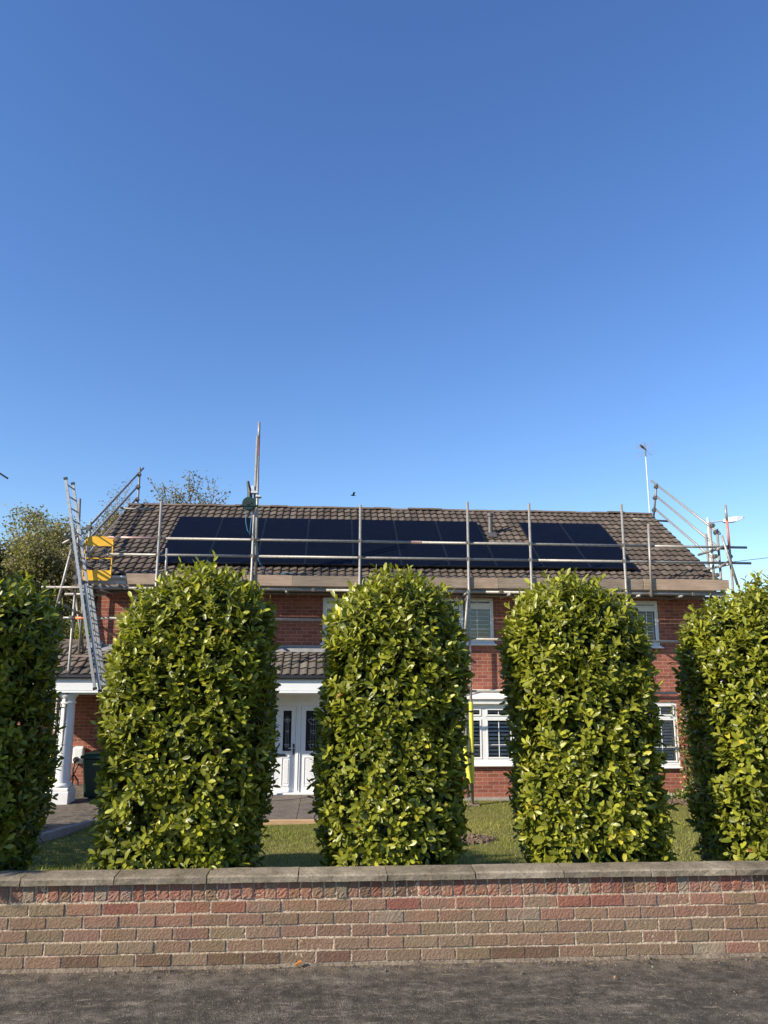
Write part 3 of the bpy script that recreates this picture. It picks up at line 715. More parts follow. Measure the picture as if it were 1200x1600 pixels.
for a in range(n): fs += [(a, a+1, 2*k+a+1, 2*k+a), (k+a, 3*k+a, 3*k+a+1, k+a+1)]
fs += [(0, 2*k, 3*k, k), (n, k+n, 3*k+n, 2*k+n)]
b.add(vs, fs); b.build('gutter', M['white'], roof)
def roofpt(x, s, h=0.):
    d = Vector((0, RG[0]-ER[0], RG[1]-ER[1])); d.normalize(); n = Vector((0, -d.z, d.y)); return Vector((x, ER[0], ER[1])) + d*s + n*h
b = MB(); p = roofpt(3.75, 2.35, .0); b.lathe(p.x, p.y, [(.075, p.z-.05), (.06, p.z+.10), (.055, p.z+.44), (.075, p.z+.45), (.078, p.z+.52), (.06, p.z+.54)], 16)
vp = b.build('vent_pipe', M['clamp'], roof, smooth=False)
b = MB(); p0 = roofpt(3.75, 2.2, .075)
dd = (roofpt(0, 1)-roofpt(0, 0)); nn = Vector((0, -dd.z, dd.y)); Mx = Matrix((( 1,0,0,p0.x),(0,dd.y,nn.y,p0.y),(0,dd.z,nn.z,p0.z),(0,0,0,1)))
b.box(-.11, -.12, -.02, .11, .2, .004, M=Mx); b.build('flashing', M['clamp'], vp)

# porch and lean-to roof across the left half
PE = (14.93, 1.60); PR = (15.78, 2.10)
pr = tiled('porch_roof', -4.74, -.10, PE, PR, 4, M['tile'], house, 14, cols=((.10,.085,.072),(.14,.12,.10),(.17,.145,.12)))
lr = tiled('lean_to_roof', -7.1, -4.76, PE, (15.98, 2.20), 5, M['tile'], house, 15, cols=((.10,.078,.066),(.14,.11,.09),(.12,.10,.09)))
tiled('roof_tiles', -7.1, -4.80, (17.4, 1.60), (16.02, 2.20), 5, M['tile'], lr, 16)
b = MB(); b.quad((-7.1, PE[0]+.02, PE[1]-.012), (-.1, PE[0]+.02, PE[1]-.012), (-.1, 15.98, 2.185), (-7.1, 15.98, 2.185)); b.quad((-7.1, 15.99, 2.185), (-4.8, 15.99, 2.185), (-4.8, 17.4, 1.585), (-7.1, 17.4, 1.585)); b.build('roof_deck', M['soffit'], pr)
b = MB(); x = -7.1
while x < -4.85: b.path([(x, 16.0, 2.225), (min(x+.40, -4.80), 16.0, 2.22)], [.085, .078], 12, c=(.14, .11, .09)); x += .41
b.build('ridge_tiles', M['tile'], lr)
b = MB(); b.box(-4.74, 15.770, 2.06, -.10, 15.797, 2.20); b.add([(-4.74, 15.62, 2.065), (-.10, 15.62, 2.065), (-.10, 15.768, 2.16), (-4.74, 15.768, 2.16)], [(0,1,2,3)]); b.add([(-4.90, 15.70, 2.12), (-4.60, 15.70, 2.12), (-4.60, 15.79, 2.26), (-4.90, 15.79, 2.26)], [(0,1,2,3)]); b.build('lead_flashing', M['lead'], pr)
b = MB(); b.box(-7.1, 14.955, 1.46, -.10, 14.985, 1.585); b.box(-7.1, 14.93, 1.32, -.10, 14.985, 1.458); b.box(-7.1, 14.91, 1.275, -.10, 14.985, 1.305); b.box(-7.1, 14.94, 1.305, -.10, 14.985, 1.32); b.build('porch_fascia', M['white'], house, bevel=.004)
b = MB(); b.box(-.135, 14.99, 1.28, -.105, 15.79, 1.62); b.build('porch_side', M['white'], house)
b = MB(); b.path([(-7.1, 14.90, 1.575), (-.08, 14.90, 1.575)], .042, 10); b.build('porch_gutter', M['black'], house)
# column
b = MB(); CX, CY = -4.97, 15.12; s = .2
prof = [(.165, -.44), (.185, -.43), (.19, -.40), (.175, -.375), (.155, -.36), (.15, -.34), (.148, 0.), (.142, .5), (.132, 1.02), (.13, 1.06), (.15, 1.075), (.152, 1.10), (.13, 1.11), (.13, 1.16), (.155, 1.19), (.175, 1.215), (.178, 1.24)]
b.lathe(CX, CY, prof, 32); colm = b.build('porch_column', M['pwhite'], house, smooth=True)
m_ = colm.modifiers.new('e', 'EDGE_SPLIT'); m_.split_angle = R(35)
b = MB(); b.box(CX-.21, CY-.21, -.74, CX+.21, CY+.21, -.50); b.box(CX-.19, CY-.19, -.50, CX+.19, CY+.19, -.44); b.build('column_base', M['pwhite'], colm, bevel=.012)

# windows
def window(x0, x1, z0, z1, y, lights, tz, name='window', g='glass', sill=True, slat=.062, mid=True, fr=.055, muntins=1, label=None, th=.25):
    f = MB()
    f.box(x0, y, z0, x0+fr, y+.07, z1); f.box(x1-fr, y, z0, x1, y+.07, z1); f.box(x0+fr, y+.001, z1-fr, x1-fr, y+.069, z1); f.box(x0+fr, y+.001, z0, x1-fr, y+.069, z0+fr)
    w_ = (x1-x0-2*fr+.0)/lights
    for k in range(1, lights): f.box(x0+fr+k*w_-fr*.6, y-.001, z0+fr, x0+fr+k*w_+fr*.6, y+.068, z1-fr)
    for k in range(lights):
        a = x0+fr+k*w_+(fr*.6 if k else 0); c = x0+fr+(k+1)*w_-(fr*.6 if k < lights-1 else 0)
        f.box(a, y+.002, tz-.028, c, y+.066, tz+.028)
        # sash frames
        for (p, q) in ((z0+fr, tz-.028), (tz+.028, z1-fr)):
            s_ = .032
            f.box(a, y-.012, p, a+s_, y+.001, q); f.box(c-s_, y-.012, p, c, y+.001, q); f.box(a+s_, y-.011, p, c-s_, y+.001, p+s_); f.box(a+s_, y-.011, q-s_, c-s_, y+.001, q)
            for mm in range(1, muntins+1): f.box(a+(c-a)*mm/(muntins+1)-.008, y+.020, p+s_, a+(c-a)*mm/(muntins+1)+.008, y+.028, q-s_)
        if z1-z0 > .7: 
            zz = z0+fr+(tz-z0-fr)*.33 if muntins else z0+fr; 
            if muntins: f.box(a+.03, y+.0195, zz-.007, c-.03, y+.0285, zz+.007)
    fo = f.build(name, M['white'], house, bevel=.004)
    if label: fo['label'] = label
    for k in range(lights):
        a = x0+fr+k*w_+(fr*.6 if k else 0); c = x0+fr+(k+1)*w_-(fr*.6 if k < lights-1 else 0)
        p = MB(); p.quad((a, y+.030, z0+.02), (c, y+.030, z0+.02), (c, y+.030, tz), (a, y+.030, tz)); p.build('pane', M[g], fo)
        p = MB(); p.quad((a, y+.030, tz), (c, y+.030, tz), (c, y+.030, z1-.02), (a, y+.030, z1-.02)); p.build('pane', M['glass'], fo)
        # plantation shutters
        s_ = MB(); ya = y+.11; m = .028
        s_.box(a-.01, ya, z0+.01, a+m, ya+.025, z1-.01); s_.box(c-m, ya, z0+.01, c+.01, ya+.025, z1-.01)
        z = z0+fr
        while z < z1-fr:
            if abs(z-tz) > .04:
                hw = .026; dy, dz = math.cos(th)*hw, math.sin(th)*hw
                s_.add([(a+m, ya+.012-dy, z-dz), (c-m, ya+.012-dy, z-dz), (c-m, ya+.012+dy, z+dz), (a+m, ya+.012+dy, z+dz), (a+m, ya+.012-dy, z-dz+.007), (c-m, ya+.012-dy, z-dz+.007), (c-m, ya+.012+dy, z+dz+.007), (a+m, ya+.012+dy, z+dz+.007)], [(0,3,2,1),(4,5,6,7),(0,1,5,4),(2,3,7,6),(1,2,6,5),(3,0,4,7)])
            z += slat
        s_.build('shutter', M['white'], fo)
    if sill:
        s_ = MB(); s_.box(x0-.04, y-.10, z0-.055, x1+.04, y+.07, z0-.028); s_.box(x0-.01, y-.06, z0-.027, x1+.01, y+.0, z0+.0); s_.build('sill', M['white'], fo, bevel=.005)
    return fo
window(-4.10, -2.35, 2.27, 3.22, YW+.03, 3, 3.02)
window(-.17, 1.15, 2.27, 3.20, YW+.03, 2, 3.02)
window(1.45, 3.45, 2.28, 3.22, YW+.03, 3, 3.045, g='glass_blue', slat=.085, fr=.045, label='upper window whose panes mirror the blue sky')
window(5.05, 7.05, 2.24, 3.20, YW+.03, 3, 3.03, muntins=2)
window(5.35, 7.31, -.20, 1.07, YW+.02, 3, .76, th=.72)
# shallow bay with canopy
bw = window(1.80, 4.45, -.10, 1.04, 15.49, 4, .78, fr=.082, slat=.075, th=.72, label='projecting white bay window of four tall lights')
c_ = MB(); c_.box(1.76, 15.44, -.17, 4.49, YW-.002, -.14); c_.build('bay_sill', M['white'], bw, bevel=.006)
c_ = MB(); c_.box(1.805, 15.565, -.138, 1.86, YW-.002, 1.04); c_.build('bay_cheek', M['white'], bw); c_ = MB(); c_.box(4.39, 15.565, -.138, 4.445, YW-.002, 1.04); c_.build('bay_cheek', M['white'], bw)
c_ = MB(); c_.box(1.72, 15.40, 1.045, 4.53, YW-.002, 1.14)
c_.add([(1.70, 15.36, 1.142), (4.55, 15.36, 1.142), (4.55, YW-.003, 1.29), (1.70, YW-.003, 1.29), (1.70, 15.36, 1.17), (4.55, 15.36, 1.17), (4.55, YW-.003, 1.325), (1.70, YW-.003, 1.325)], [(0,3,2,1),(4,5,6,7),(0,1,5,4),(2,3,7,6),(1,2,6,5),(3,0,4,7)])
c_.build('bay_canopy', M['pwhite'], bw, bevel=.006)

# front door with side light
DY = YW + .06
dr = MB(); dr.box(-1.50, DY, -.69, -1.44, DY+.09, 1.06); dr.box(-.665, DY, -.69, -.565, DY+.09, 1.06); dr.box(-.06, DY, -.69, .06, DY+.09, 1.06); dr.box(-1.44, DY+.001, .985, -.06, DY+.089, 1.085)
dr.box(-1.54, DY-.09, -.745, .09, DY+.09, -.69); dr.box(-.625, DY-.012, -.66, -.605, DY, .98)
frame = dr.build('door_frame', M['white'], house, bevel=.005)
def slab(name, x0, x1, z0, z1, y, glz, pan, parent, m):
    b = MB(); xs = sorted({x0, x1} | {g[0] for g in glz} | {g[1] for g in glz}); zs = sorted({z0, z1} | {g[2] for g in glz} | {g[3] for g in glz})
    for i in range(len(xs)-1):
        for j in range(len(zs)-1):
            mx, mz = (xs[i]+xs[i+1])/2, (zs[j]+zs[j+1])/2
            if any(g[0] < mx < g[1] and g[2] < mz < g[3] for g in glz): continue
            b.box(xs[i], y, zs[j], xs[i+1], y+.045, zs[j+1])
    for g in glz + pan:      # raised beading
        a, c, p, q = g; t = .018
        b.box(a-t, y-.009, p-t, a, y-.0005, q+t); b.box(c, y-.009, p-t, c+t, y-.0005, q+t); b.box(a, y-.0085, q, c, y-.0005, q+t); b.box(a, y-.0085, p-t, c, y-.0005, p)
    for (a, c, p, q) in pan: b.box(a+.035, y-.006, p+.035, c-.035, y-.0005, q-.035)
    o = b.build(name, m, parent)
    for (a, c, p, q) in glz:
        g = MB(); g.quad((a, y+.02, p), (c, y+.02, p), (c, y+.02, q), (a, y+.02, q)); g.box(a, y+.05, p, c, y+.06, q); gg = g.build('pane', M['dark'], o)
        l = MB(); cxm = (a+c)/2; w_ = (c-a)
        for u in (-.16, 0, .16): l.box(cxm+u*w_-.002, y+.012, p+.03, cxm+u*w_+.002, y+.018, q-.12)
        for zz, sz in ((q-.17, 1.), (p+(q-p)*.5, .55), (p+.13, .8)):
            for k in range(8):
                a0 = math.pi + math.pi*k/8; a1 = math.pi + math.pi*(k+1)/8; rr2 = w_*.34*sz
                l.tube((cxm+rr2*math.cos(a0), y+.014, zz+rr2*math.sin(a0)), (cxm+rr2*math.cos(a1), y+.014, zz+rr2*math.sin(a1)), .0045, n=5)
            l.box(cxm-w_*.34*sz, y+.0115, zz-.003, cxm+w_*.34*sz, y+.0175, zz+.003)
            l.tube((cxm, y+.010, zz-.015*sz), (cxm, y+.018, zz-.015*sz), .017*sz, n=8)
        l.build('leading', M['leadlight'], gg)
    return o
door = slab('door', -1.435, -.67, -.685, .98, DY+.02, [(-1.245, -1.075, .10, .89), (-.925, -.755, .10, .89)], [(-1.285, -1.11, -.56, -.03), (-.925, -.765, -.56, -.03)], house, M['white'])
b = MB(); b.box(-1.14, DY-.002, .0, -.86, DY+.018, .045); b.box(-1.12, DY-.008, .012, -.88, DY-.002, .034); b.build('letterbox', M['black'], door, bevel=.003)
b = MB(); b.box(-.715, DY-.004, .03, -.685, DY+.019, .24); b.build('lock_plate', M['black'], door)
b = MB(); b.tube((-.70, DY+.0, .16), (-.70, DY-.05, .16), .010, n=8); b.tube((-.695, DY-.05, .16), (-.80, DY-.05, .16), .009, n=8); b.build('handle', M['skyb'], door)
b = MB(); b.box(-1.03, DY+.008, .77, -.98, DY+.018, .80); b.build('knocker', M['skyb'], door, bevel=.004)
slab('side_light', -.56, -.065, -.685, .98, DY+.02, [(-.465, -.16, .10, .89)], [(-.475, -.15, -.56, -.03)], house, M['white'])
b = MB(); b.box(-1.60, YW-.002, 1.062, .10, YW+.058, 1.24); b.box(-3.95, YW-.012, 1.12, .3, YW-.003, 1.24); b.build('door_head', M['pwhite'], house)
# weep holes / vents in the brickwork to the right
for xx in (7.00, 7.07, 7.20): b = MB(); b.tube((xx, YW-.004, 1.60), (xx, YW+.02, 1.60), .014, n=10); b.build('wall_vent', M['dark'], house)

# ---------------------------------------------------------------- charger, bin
t = thing('ev_charger', 'white wall mounted car charger with coiled black cable', 'charger', (-5.35, 17.28, -.3))
b = MB(); b.box(-5.47, 17.17, -.30, -5.23, 17.295, .06); b.build('case', M['white'], t, bevel=.05, seg=4)
b = MB(); b.tube((-5.37, 17.17, -.20), (-5.37, 17.10, -.20), .055, n=14); b.tube((-5.37, 17.10, -.20), (-5.35, 17.03, -.24), .03, n=10); b.build('plug', M['black'], t)
b = MB(); pts = [(-5.37, 17.06, -.23), (-5.39, 17.06, -.4), (-5.38, 17.08, -.62), (-5.42, 17.08, -.85), (-5.36, 17.08, -.90), (-5.28, 17.1, -.76), (-5.28, 17.1, -.64), (-5.34, 17.1, -.55), (-5.38, 17.1, -.5), (-5.33, 17.12, -.35), (-5.30, 17.14, -.28)]
b.path(pts, .016, 8); b.path([(-5.38, 17.05, -.5), (-5.45, 17.06, -.62), (-5.48, 17.06, -.75), (-5.42, 17.06, -.86)], .016, 8); b.build('charging_cable', M['black'], t, smooth=True)
t = thing('wheelie_bin', 'dark green wheeled rubbish bin standing below the charger', 'bin', (-4.42, 15.75, -.72))
b = MB(); vs = []
for z, k in ((-.70, .82), (.02, 1.)):
    for sx_, sy_ in ((-1,-1),(1,-1),(1,1),(-1,1)): vs.append((-4.42+sx_*.29*k, 15.75+sy_*.34*k, z))
b.add(vs, [(0,3,2,1),(4,5,6,7),(0,1,5,4),(1,2,6,5),(2,3,7,6),(3,0,4,7)]); b.build('bin_body', M['greenp'], t, bevel=.03, seg=3)
b = MB(); b.box(-4.74, 15.37, .025, -4.10, 16.12, .085); b.box(-4.70, 15.42, .085, -4.14, 16.05, .11); b.build('lid', M['greenp'], t, bevel=.025, seg=2)
b = MB(); b.tube((-4.66, 16.03, -.62), (-4.58, 16.03, -.62), .10, n=16); b.build('wheel', M['black'], t); b = MB(); b.tube((-4.26, 16.03, -.62), (-4.18, 16.03, -.62), .10, n=16); b.build('wheel', M['black'], t)

# ---------------------------------------------------------------- solar panels
def panel(c0, s0, s1, label, x0, x1):
    t = thing('solar_panel', label, 'solar panel', tuple(roofpt((x0+x1)/2, s0, .09)), 'solar panels on the roof')
    d = (roofpt(0, 1)-roofpt(0, 0)); n = Vector((0, -d.z, d.y)); o = roofpt(0, 0, .09)
    Mx = Matrix(((1,0,0,o.x),(0,d.y,n.y,o.y),(0,d.z,n.z,o.z),(0,0,0,1))); g = .005
    a, c, p, q = x0+g, x1-g, s0+g*.6, s1-g*.6; fw = .012; h = .036
    f = MB(); f.box(a, p, 0, a+fw, q, h, M=Mx); f.box(c-fw, p, 0, c, q, h, M=Mx); f.box(a+fw, p, 0, c-fw, p+fw, h, M=Mx); f.box(a+fw, q-fw, 0, c-fw, q, h, M=Mx); f.build('frame', M['solarf'], t)
    gl = MB(); gl.box(a+fw, p+fw, .006, c-fw, q-fw, h-.003, M=Mx); gl.build('glass', M['solar'], t)
ordn = ['leftmost', 'second', 'third', 'fourth', 'fifth', 'sixth', 'seventh']
for k in range(7):
    x0 = -3.60 + k * 1.0145
    wh = 'leftmost' if k == 0 else ordn[k] + ' from the left'
    panel(0, 1.64, 2.88, f'black solar panel, {wh} in the upper row of the long array', x0, x0+1.0145)
    panel(0, .38, 1.62, f'black solar panel, {wh} in the lower row of the long array', x0, x0+1.0145)
panel(0, .38, 1.62, 'lone black solar panel filling the gap below the roof vent pipe', 3.505, 4.52)
for k in range(2):
    x0 = 4.525 + k * 1.02; wh = ('left', 'right')[k]
    panel(0, 1.64, 2.88, f'upper {wh} black solar panel of the short array right of the vent', x0, x0+1.02)
    panel(0, .38, 1.62, f'lower {wh} black solar panel of the short array right of the vent', x0, x0+1.02)

# ---------------------------------------------------------------- scaffold
YS = 14.9; TR = .026
sf = thing('scaffold', 'grey tube scaffold with wooden toe boards along the house front', 'scaffold', (2, YS, -.8))
def part(name, segs, m='steel', parent=None, r=TR):
    b = MB()
    for s_ in segs: b.tube(s_[0], s_[1], r, n=12)
    return b.build(name, M[m], parent or sf, smooth='auto')
def coupler(x, y, z, s_=.038):
    b = MB(); b.box(x-s_, y-.05, z-.028, x+s_, y+.05, z+.028); b.tube((x-s_*1.5, y-.03, z), (x+s_*1.5, y-.03, z), .010, n=6); b.box(x-.03, y-.048, z-s_*1.1, x+.03, y+.048, z+s_*1.1); b.build('coupler', M['clamp'], sf, bevel=.006)
GZ = -.79
stds = [(-3.40, 4.98, -.80), (.56, 4.99, -.80), (2.75, 5.10, -.76), (4.03, 5.09, -.80), (5.98, 5.11, -.80)]
for i, (x, zt, zb) in enumerate(stds): 
    s_ = part('standard', [((x, YS-.055, zb), (x, YS-.055, zt))])
    b = MB(); b.box(x-.11, YS-.17, zb-.02, x+.11, YS+.06, zb+.005); b.build('base_plate', M['ply2'], s_)
    if i == 2:
        b = MB(); b.tube((x, YS-.055, -.38), (x, YS-.055, 1.12), .042, n=14); b.build('foam_sleeve', M['foam'], s_)
        b = MB(); b.tube((x, YS-.055, .14), (x, YS-.055, .18), .056, n=14); b.build('strap', M['black'], s_); b = MB(); b.tube((x, YS-.055, .93), (x, YS-.055, .96), .056, n=14); b.build('strap', M['black'], s_)
part('mast', [((-1.58, YS-.055, -.8), (-1.56, YS-.055, 6.38))]); part('mast', [((-1.50, YS+.07, 3.3), (-1.545, YS+.07, 6.30))])
part('mast', [((-1.544, YS+.07, 6.302), (-1.548, YS+.07, 6.72))])
b = MB(); b.tube((-1.5425, YS+.07, 6.0), (-1.5455, YS+.07, 6.38), .0275, n=12); b.build('paint_band', M['steel_red'], sf)
part('short_post', [((-3.24, YS+.0, 3.32), (-3.25, YS+.0, 4.05))]); part('short_post', [((6.50, YS-.06, 3.2), (6.53, YS-.06, 4.70))])
# guard rails: tubes butted in lengths
def rail(z, xs, m='steel', y=YS, name='guard_rail'):
    for a, c in zip(xs[:-1], xs[1:]): part(name, [((a, y, z), (c-.006, y, z))], m)
part('guard_rail', [((-4.40, YS, 4.255), (-3.30, YS, 4.25))], 'steel_pink'); rail(4.25, [-3.294, 1.72, 6.6, 8.64])
rail(3.92, [-4.39, -1.50, 4.2, 8.70])
b = MB(); b.tube((1.60, YS, 4.25), (1.80, YS, 4.25), .032, n=10); b.build('sleeve_coupler', M['steel_pink'], sf)
rail(3.262, [-4.05, -.10, 3.1, 8.12], name='ledger'); rail(3.235, [-4.6, 1.0, 8.1], 'steel_dark', 15.34, 'ledger')
rail(3.26, [-5.58, -4.06], 'steel', YS, 'ledger'); part('ledger', [((-5.25, YS+.35, 3.16), (-4.45, YS+.35, 3.16))], 'steel')
part('ledger', [((-5.12, YS, 2.675), (-4.90, YS, 2.675))]); part('ledger', [((-4.89, YS, 2.675), (-4.62, YS, 2.675))], 'orange'); part('ledger', [((-4.61, YS, 2.675), (-.02, YS, 2.68))])
part('ledger', [((1.9, YS, 2.33), (8.0, YS, 2.30))]); part('ledger', [((1.2, YS, 1.33), (6.92, YS, 1.29))])
for i, x in enumerate(np.linspace(-4.42, 8.0, 15)):
    part('transom', [((x, YS-.14, 3.212), (x, 15.62, 3.212))], 'steel_dark' if i % 3 else 'steel')
# stub transoms near the left end show their open mouths
for x in (-4.56, -4.42, -4.10):
    b = MB(); b.tube((x, 14.70, 3.30), (x, 15.4, 3.30), .024, n=12); b.build('transom', M['steel_dark'], sf)
# boards
for i, (y0, y1) in enumerate(((14.94, 15.13), (15.14, 15.32))):
    xx = [-4.3, -.9, 2.2, 5.2, 8.05]
    for a, c in zip(xx[:-1], xx[1:]):
        b = MB(); b.box(a, y0, 3.292, c-.01, y1, 3.33); b.build('scaffold_board', M['ply2'], sf)
tb = [(-4.0, -.77, 'ply', 3.335, 3.545), (-.765, 2.76, 'ply2', 3.335, 3.54), (2.77, 3.35, 'ply', 3.335, 3.545), (3.36, 6.36, 'ply2', 3.34, 3.55), (6.37, 8.17, 'ply', 3.342, 3.565)]
for (a, c, m_, z0, z1) in tb:
    b = MB(); b.box(a, YS-.028, z0, c, YS+.012, z1); b.build('toe_board', M[m_], sf, bevel=.004)
# braces
part('brace', [((2.72, YS-.11, 3.25), (2.615, YS-.11, 2.1))]); part('brace', [((2.612, YS-.11, 2.07), (2.50, YS-.11, .5))])
bb = part('brace', [((2.48, YS-.11, 1.4), (2.735, YS-.11, -.73))]); b = MB(); p, q = Vector((2.48, YS-.11, 1.4)), Vector((2.735, YS-.11, -.73))
b.tube(p.lerp(q, .42), p.lerp(q, .83), .045, n=12); b.build('foam_sleeve', M['foam'], bb); 
for x in (-3.3, -1.56, .6, 2.76, 4.1, 6.0): part('standard', [((x, 15.47, -.8), (x, 15.47, 3.20))])
for i, (x, zt, zb) in enumerate(stds):
    for z in (4.25, 3.92, 3.262): coupler(x, YS-.03, z)
for z in (4.25, 3.92, 3.262, 2.675): coupler(-1.57, YS-.03, z)
for x in (-.35, 1.9, 3.4, 7.4): coupler(x, YS, 3.262, .032)
coupler(2.74, YS-.03, 2.33); coupler(2.74, YS-.03, 1.33); coupler(2.70, YS-.08, 3.10); coupler(6.50, YS-.02, 3.262); coupler(6.50, YS-.02, 3.92, .03); coupler(6.50, YS-.02, 4.25, .03)
# left gable end
XG = -5.10
part('gable_post', [((XG, 15.98, 3.4), (XG, 15.96, 4.75))]); part('gable_post', [((XG, 19.62, 5.2), (XG, 19.60, 6.88))], 'steel_dark')
part('gable_rail', [((XG-.05, 15.96, 4.62), (XG-.05, 20.12, 7.0))], 'steel_dark'); part('gable_rail', [((XG-.05, 15.96, 4.32), (XG-.05, 19.66, 6.38))], 'steel_dark'); part('gable_rail', [((XG-.05, 15.96, 3.98), (XG-.05, 19.64, 6.05))], 'steel_dark')
part('gable_tube', [((-5.14, 18.2, 5.50), (-4.37, 18.2, 5.47))], 'steel_dark')
for (y_, z_) in ((19.62, 6.70), (19.61, 6.36), (19.61, 6.02), (15.96, 4.62), (15.96, 3.98)): coupler(XG-.02, y_, z_, .05)
# left access tower
part('raker', [((-5.04, YS, 4.25), (-5.34, YS, 2.45))]); part('standard', [((-4.98, YS+.10, 4.0), (-4.96, YS+.10, -.72))]); 
part('standard', [((-5.24, 15.6, 5.17), (-5.15, 15.6, 3.0))], 'steel_dark'); part('standard', [((-5.15, 15.6, 3.1), (-4.90, 15.6, 1.99))], 'steel_dark'); part('standard', [((-5.00, 15.55, 4.2), (-4.98, 15.55, 1.97))])
part('transom', [((-5.22, YS-.1, 4.10), (-4.93, YS+.15, 4.36))]); part('transom', [((-5.12, 14.6, 4.25), (-4.95, 15.9, 3.95))], 'steel_dark'); part('transom', [((-5.0, 14.6, 3.86), (-4.95, 15.9, 3.70))], 'steel_dark')
part('transom', [((-5.15, 14.7, 2.95), (-4.9, 15.7, 2.70))], 'steel_dark')
for (x, y_, z_) in ((-5.05, 14.85, 4.22), (-4.97, 14.95, 3.85), (-4.97, 14.95, 3.27), (-4.98, 14.93, 2.68), (-5.30, 14.87, 2.72), (-4.97, 14.95, 3.45), (-4.965, 14.95, 1.62)): coupler(x, y_, z_)
b = MB(); b.box(-5.10, 15.45, 1.945, -4.70, 15.66, 1.985); b.build('sole_board', M['ply2'], sf)
b = MB(); b.box(-4.93, 14.98, 3.30, -4.84, 15.3, 3.62); b.build('gate_stop', M['steel_dark'], sf)
b = MB(); b.box(-5.0, 14.96, 3.285, -4.25, 15.3, 3.32); b.build('scaffold_board', M['ply'], sf)
# foam on hidden foot of left standard
b = MB(); b.tube((-5.13, YS+.10, -.42), (-5.13, YS+.10, .3), .045, n=12); b.build('foam_sleeve', M['foam'], sf)
part('standard', [((-5.13, YS+.10, -.72), (-5.13, YS+.10, 1.2))])
# right gable end
XG = 8.30
part('gable_post', [((XG, 18.57, 5.45), (XG, 18.2, 6.42))], 'steel_dark'); part('gable_post', [((7.915, YS+.08, 3.25), (7.92, YS+.08, 4.79))])
part('gable_rail', [((XG+.05, 18.62, 6.58), (XG+.05, 15.40, 4.62))]); part('gable_rail', [((XG+.05, 18.48, 6.17), (XG+.05, 15.55, 4.36))]); part('gable_rail', [((XG+.05, 18.52, 5.81), (XG+.05, 15.6, 4.02))])
part('gable_tube', [((7.61, 18.2, 5.46), (8.57, 18.2, 5.42))], 'steel_dark')
for (y_, z_) in ((18.24, 6.33), (18.35, 6.06), (18.45, 5.76), (15.45, 4.66)): coupler(XG, y_, z_, .05)
b = MB(); b.tube((8.225, YS-.06, 3.4), (8.228, YS-.06, 4.22), TR, n=12); s_ = b.build('standard', M['steel'], sf)
part('standard', [((8.228, YS-.06, 4.222), (8.222, YS-.06, 4.80))], 'steel_red'); part('standard', [((8.222, YS-.06, 4.802), (8.218, YS-.06, 5.14))])
part('standard', [((8.225, YS-.06, -.8), (8.225, YS-.06, 3.398))])
part('standard', [((8.08, YS+.12, -.8), (8.09, YS+.12, 4.66))]); part('brace', [((8.05, YS-.12, 4.48), (8.30, YS-.12, 3.45))])
part('standard', [((8.3, 15.9, -.8), (8.3, 15.9, 4.7))]); part('transom', [((8.0, YS-.12, 4.21), (8.02, 15.75, 4.21))]); part('transom', [((8.12, YS-.16, 3.87), (8.10, 15.75, 3.87))])
part('transom', [((7.9, YS-.16, 4.16), (8.15, YS-.05, 4.28))], 'steel_dark'); part('transom', [((7.92, YS-.16, 3.80), (8.2, YS-.05, 3.95))], 'steel_dark')
for (x, z_) in ((8.20, 4.24), (8.12, 4.24), (8.23, 3.92), (7.915, 4.70), (7.92, 4.05), (7.92, 3.66), (8.24, 4.05)): coupler(x, YS-.02, z_)

# ladder tied on the left end, seen nearly edge on
t = thing('ladder', 'aluminium extension ladder tied leaning against the left end of the scaffold', 'ladder', (-4.27, 14.65, 1.3))
top, bot = Vector((-5.16, 0, 5.33)), Vector((-4.28, 0, 1.30))
def stile(y, f0, f1, off=0.):
    p, q = top.lerp(bot, f0), top.lerp(bot, f1); d = (q-p).normalized(); u = Vector((d.z, 0, -d.x)); 
    if u.x < 0: u = -u
    b = MB(); o = Vector((0, y, 0)) + u*off
    Mx = Matrix(((d.x, 0, u.x, p.x+o.x), (0, 1, 0, p.y+o.y), (d.z, 0, u.z, p.z+o.z), (0, 0, 0, 1)))
    l = (q-p).length; b.box(0, -.012, -.027, l, .012, .027, M=Mx); s_ = b.build('stile', M['alu'], t, bevel=.003)
    c = MB(); c.box(-.015, -.015, -.035, .035, .015, .035, M=Mx); c.box(l-.035, -.015, -.035, l+.015, .015, .035, M=Mx); c.build('end_cap', M['black'], s_)
    return u
for y in (14.46, 14.88): u = stile(y, 0, .985)
for y in (14.495, 14.845): stile(y, .50, 1.0, .075)
b = MB()
for k in range(17):
    p = top.lerp(bot, .03 + k*.057); b = MB(); b.tube((p.x, 14.472, p.z), (p.x, 14.868, p.z), .015, n=8); b.build('rung', M['alu'], t)
for k in range(9):
    p = top.lerp(bot, .52 + k*.057) + u*.075; b = MB(); b.tube((p.x, 14.51, p.z), (p.x, 14.83, p.z), .015, n=8); b.build('rung', M['alu'], t)

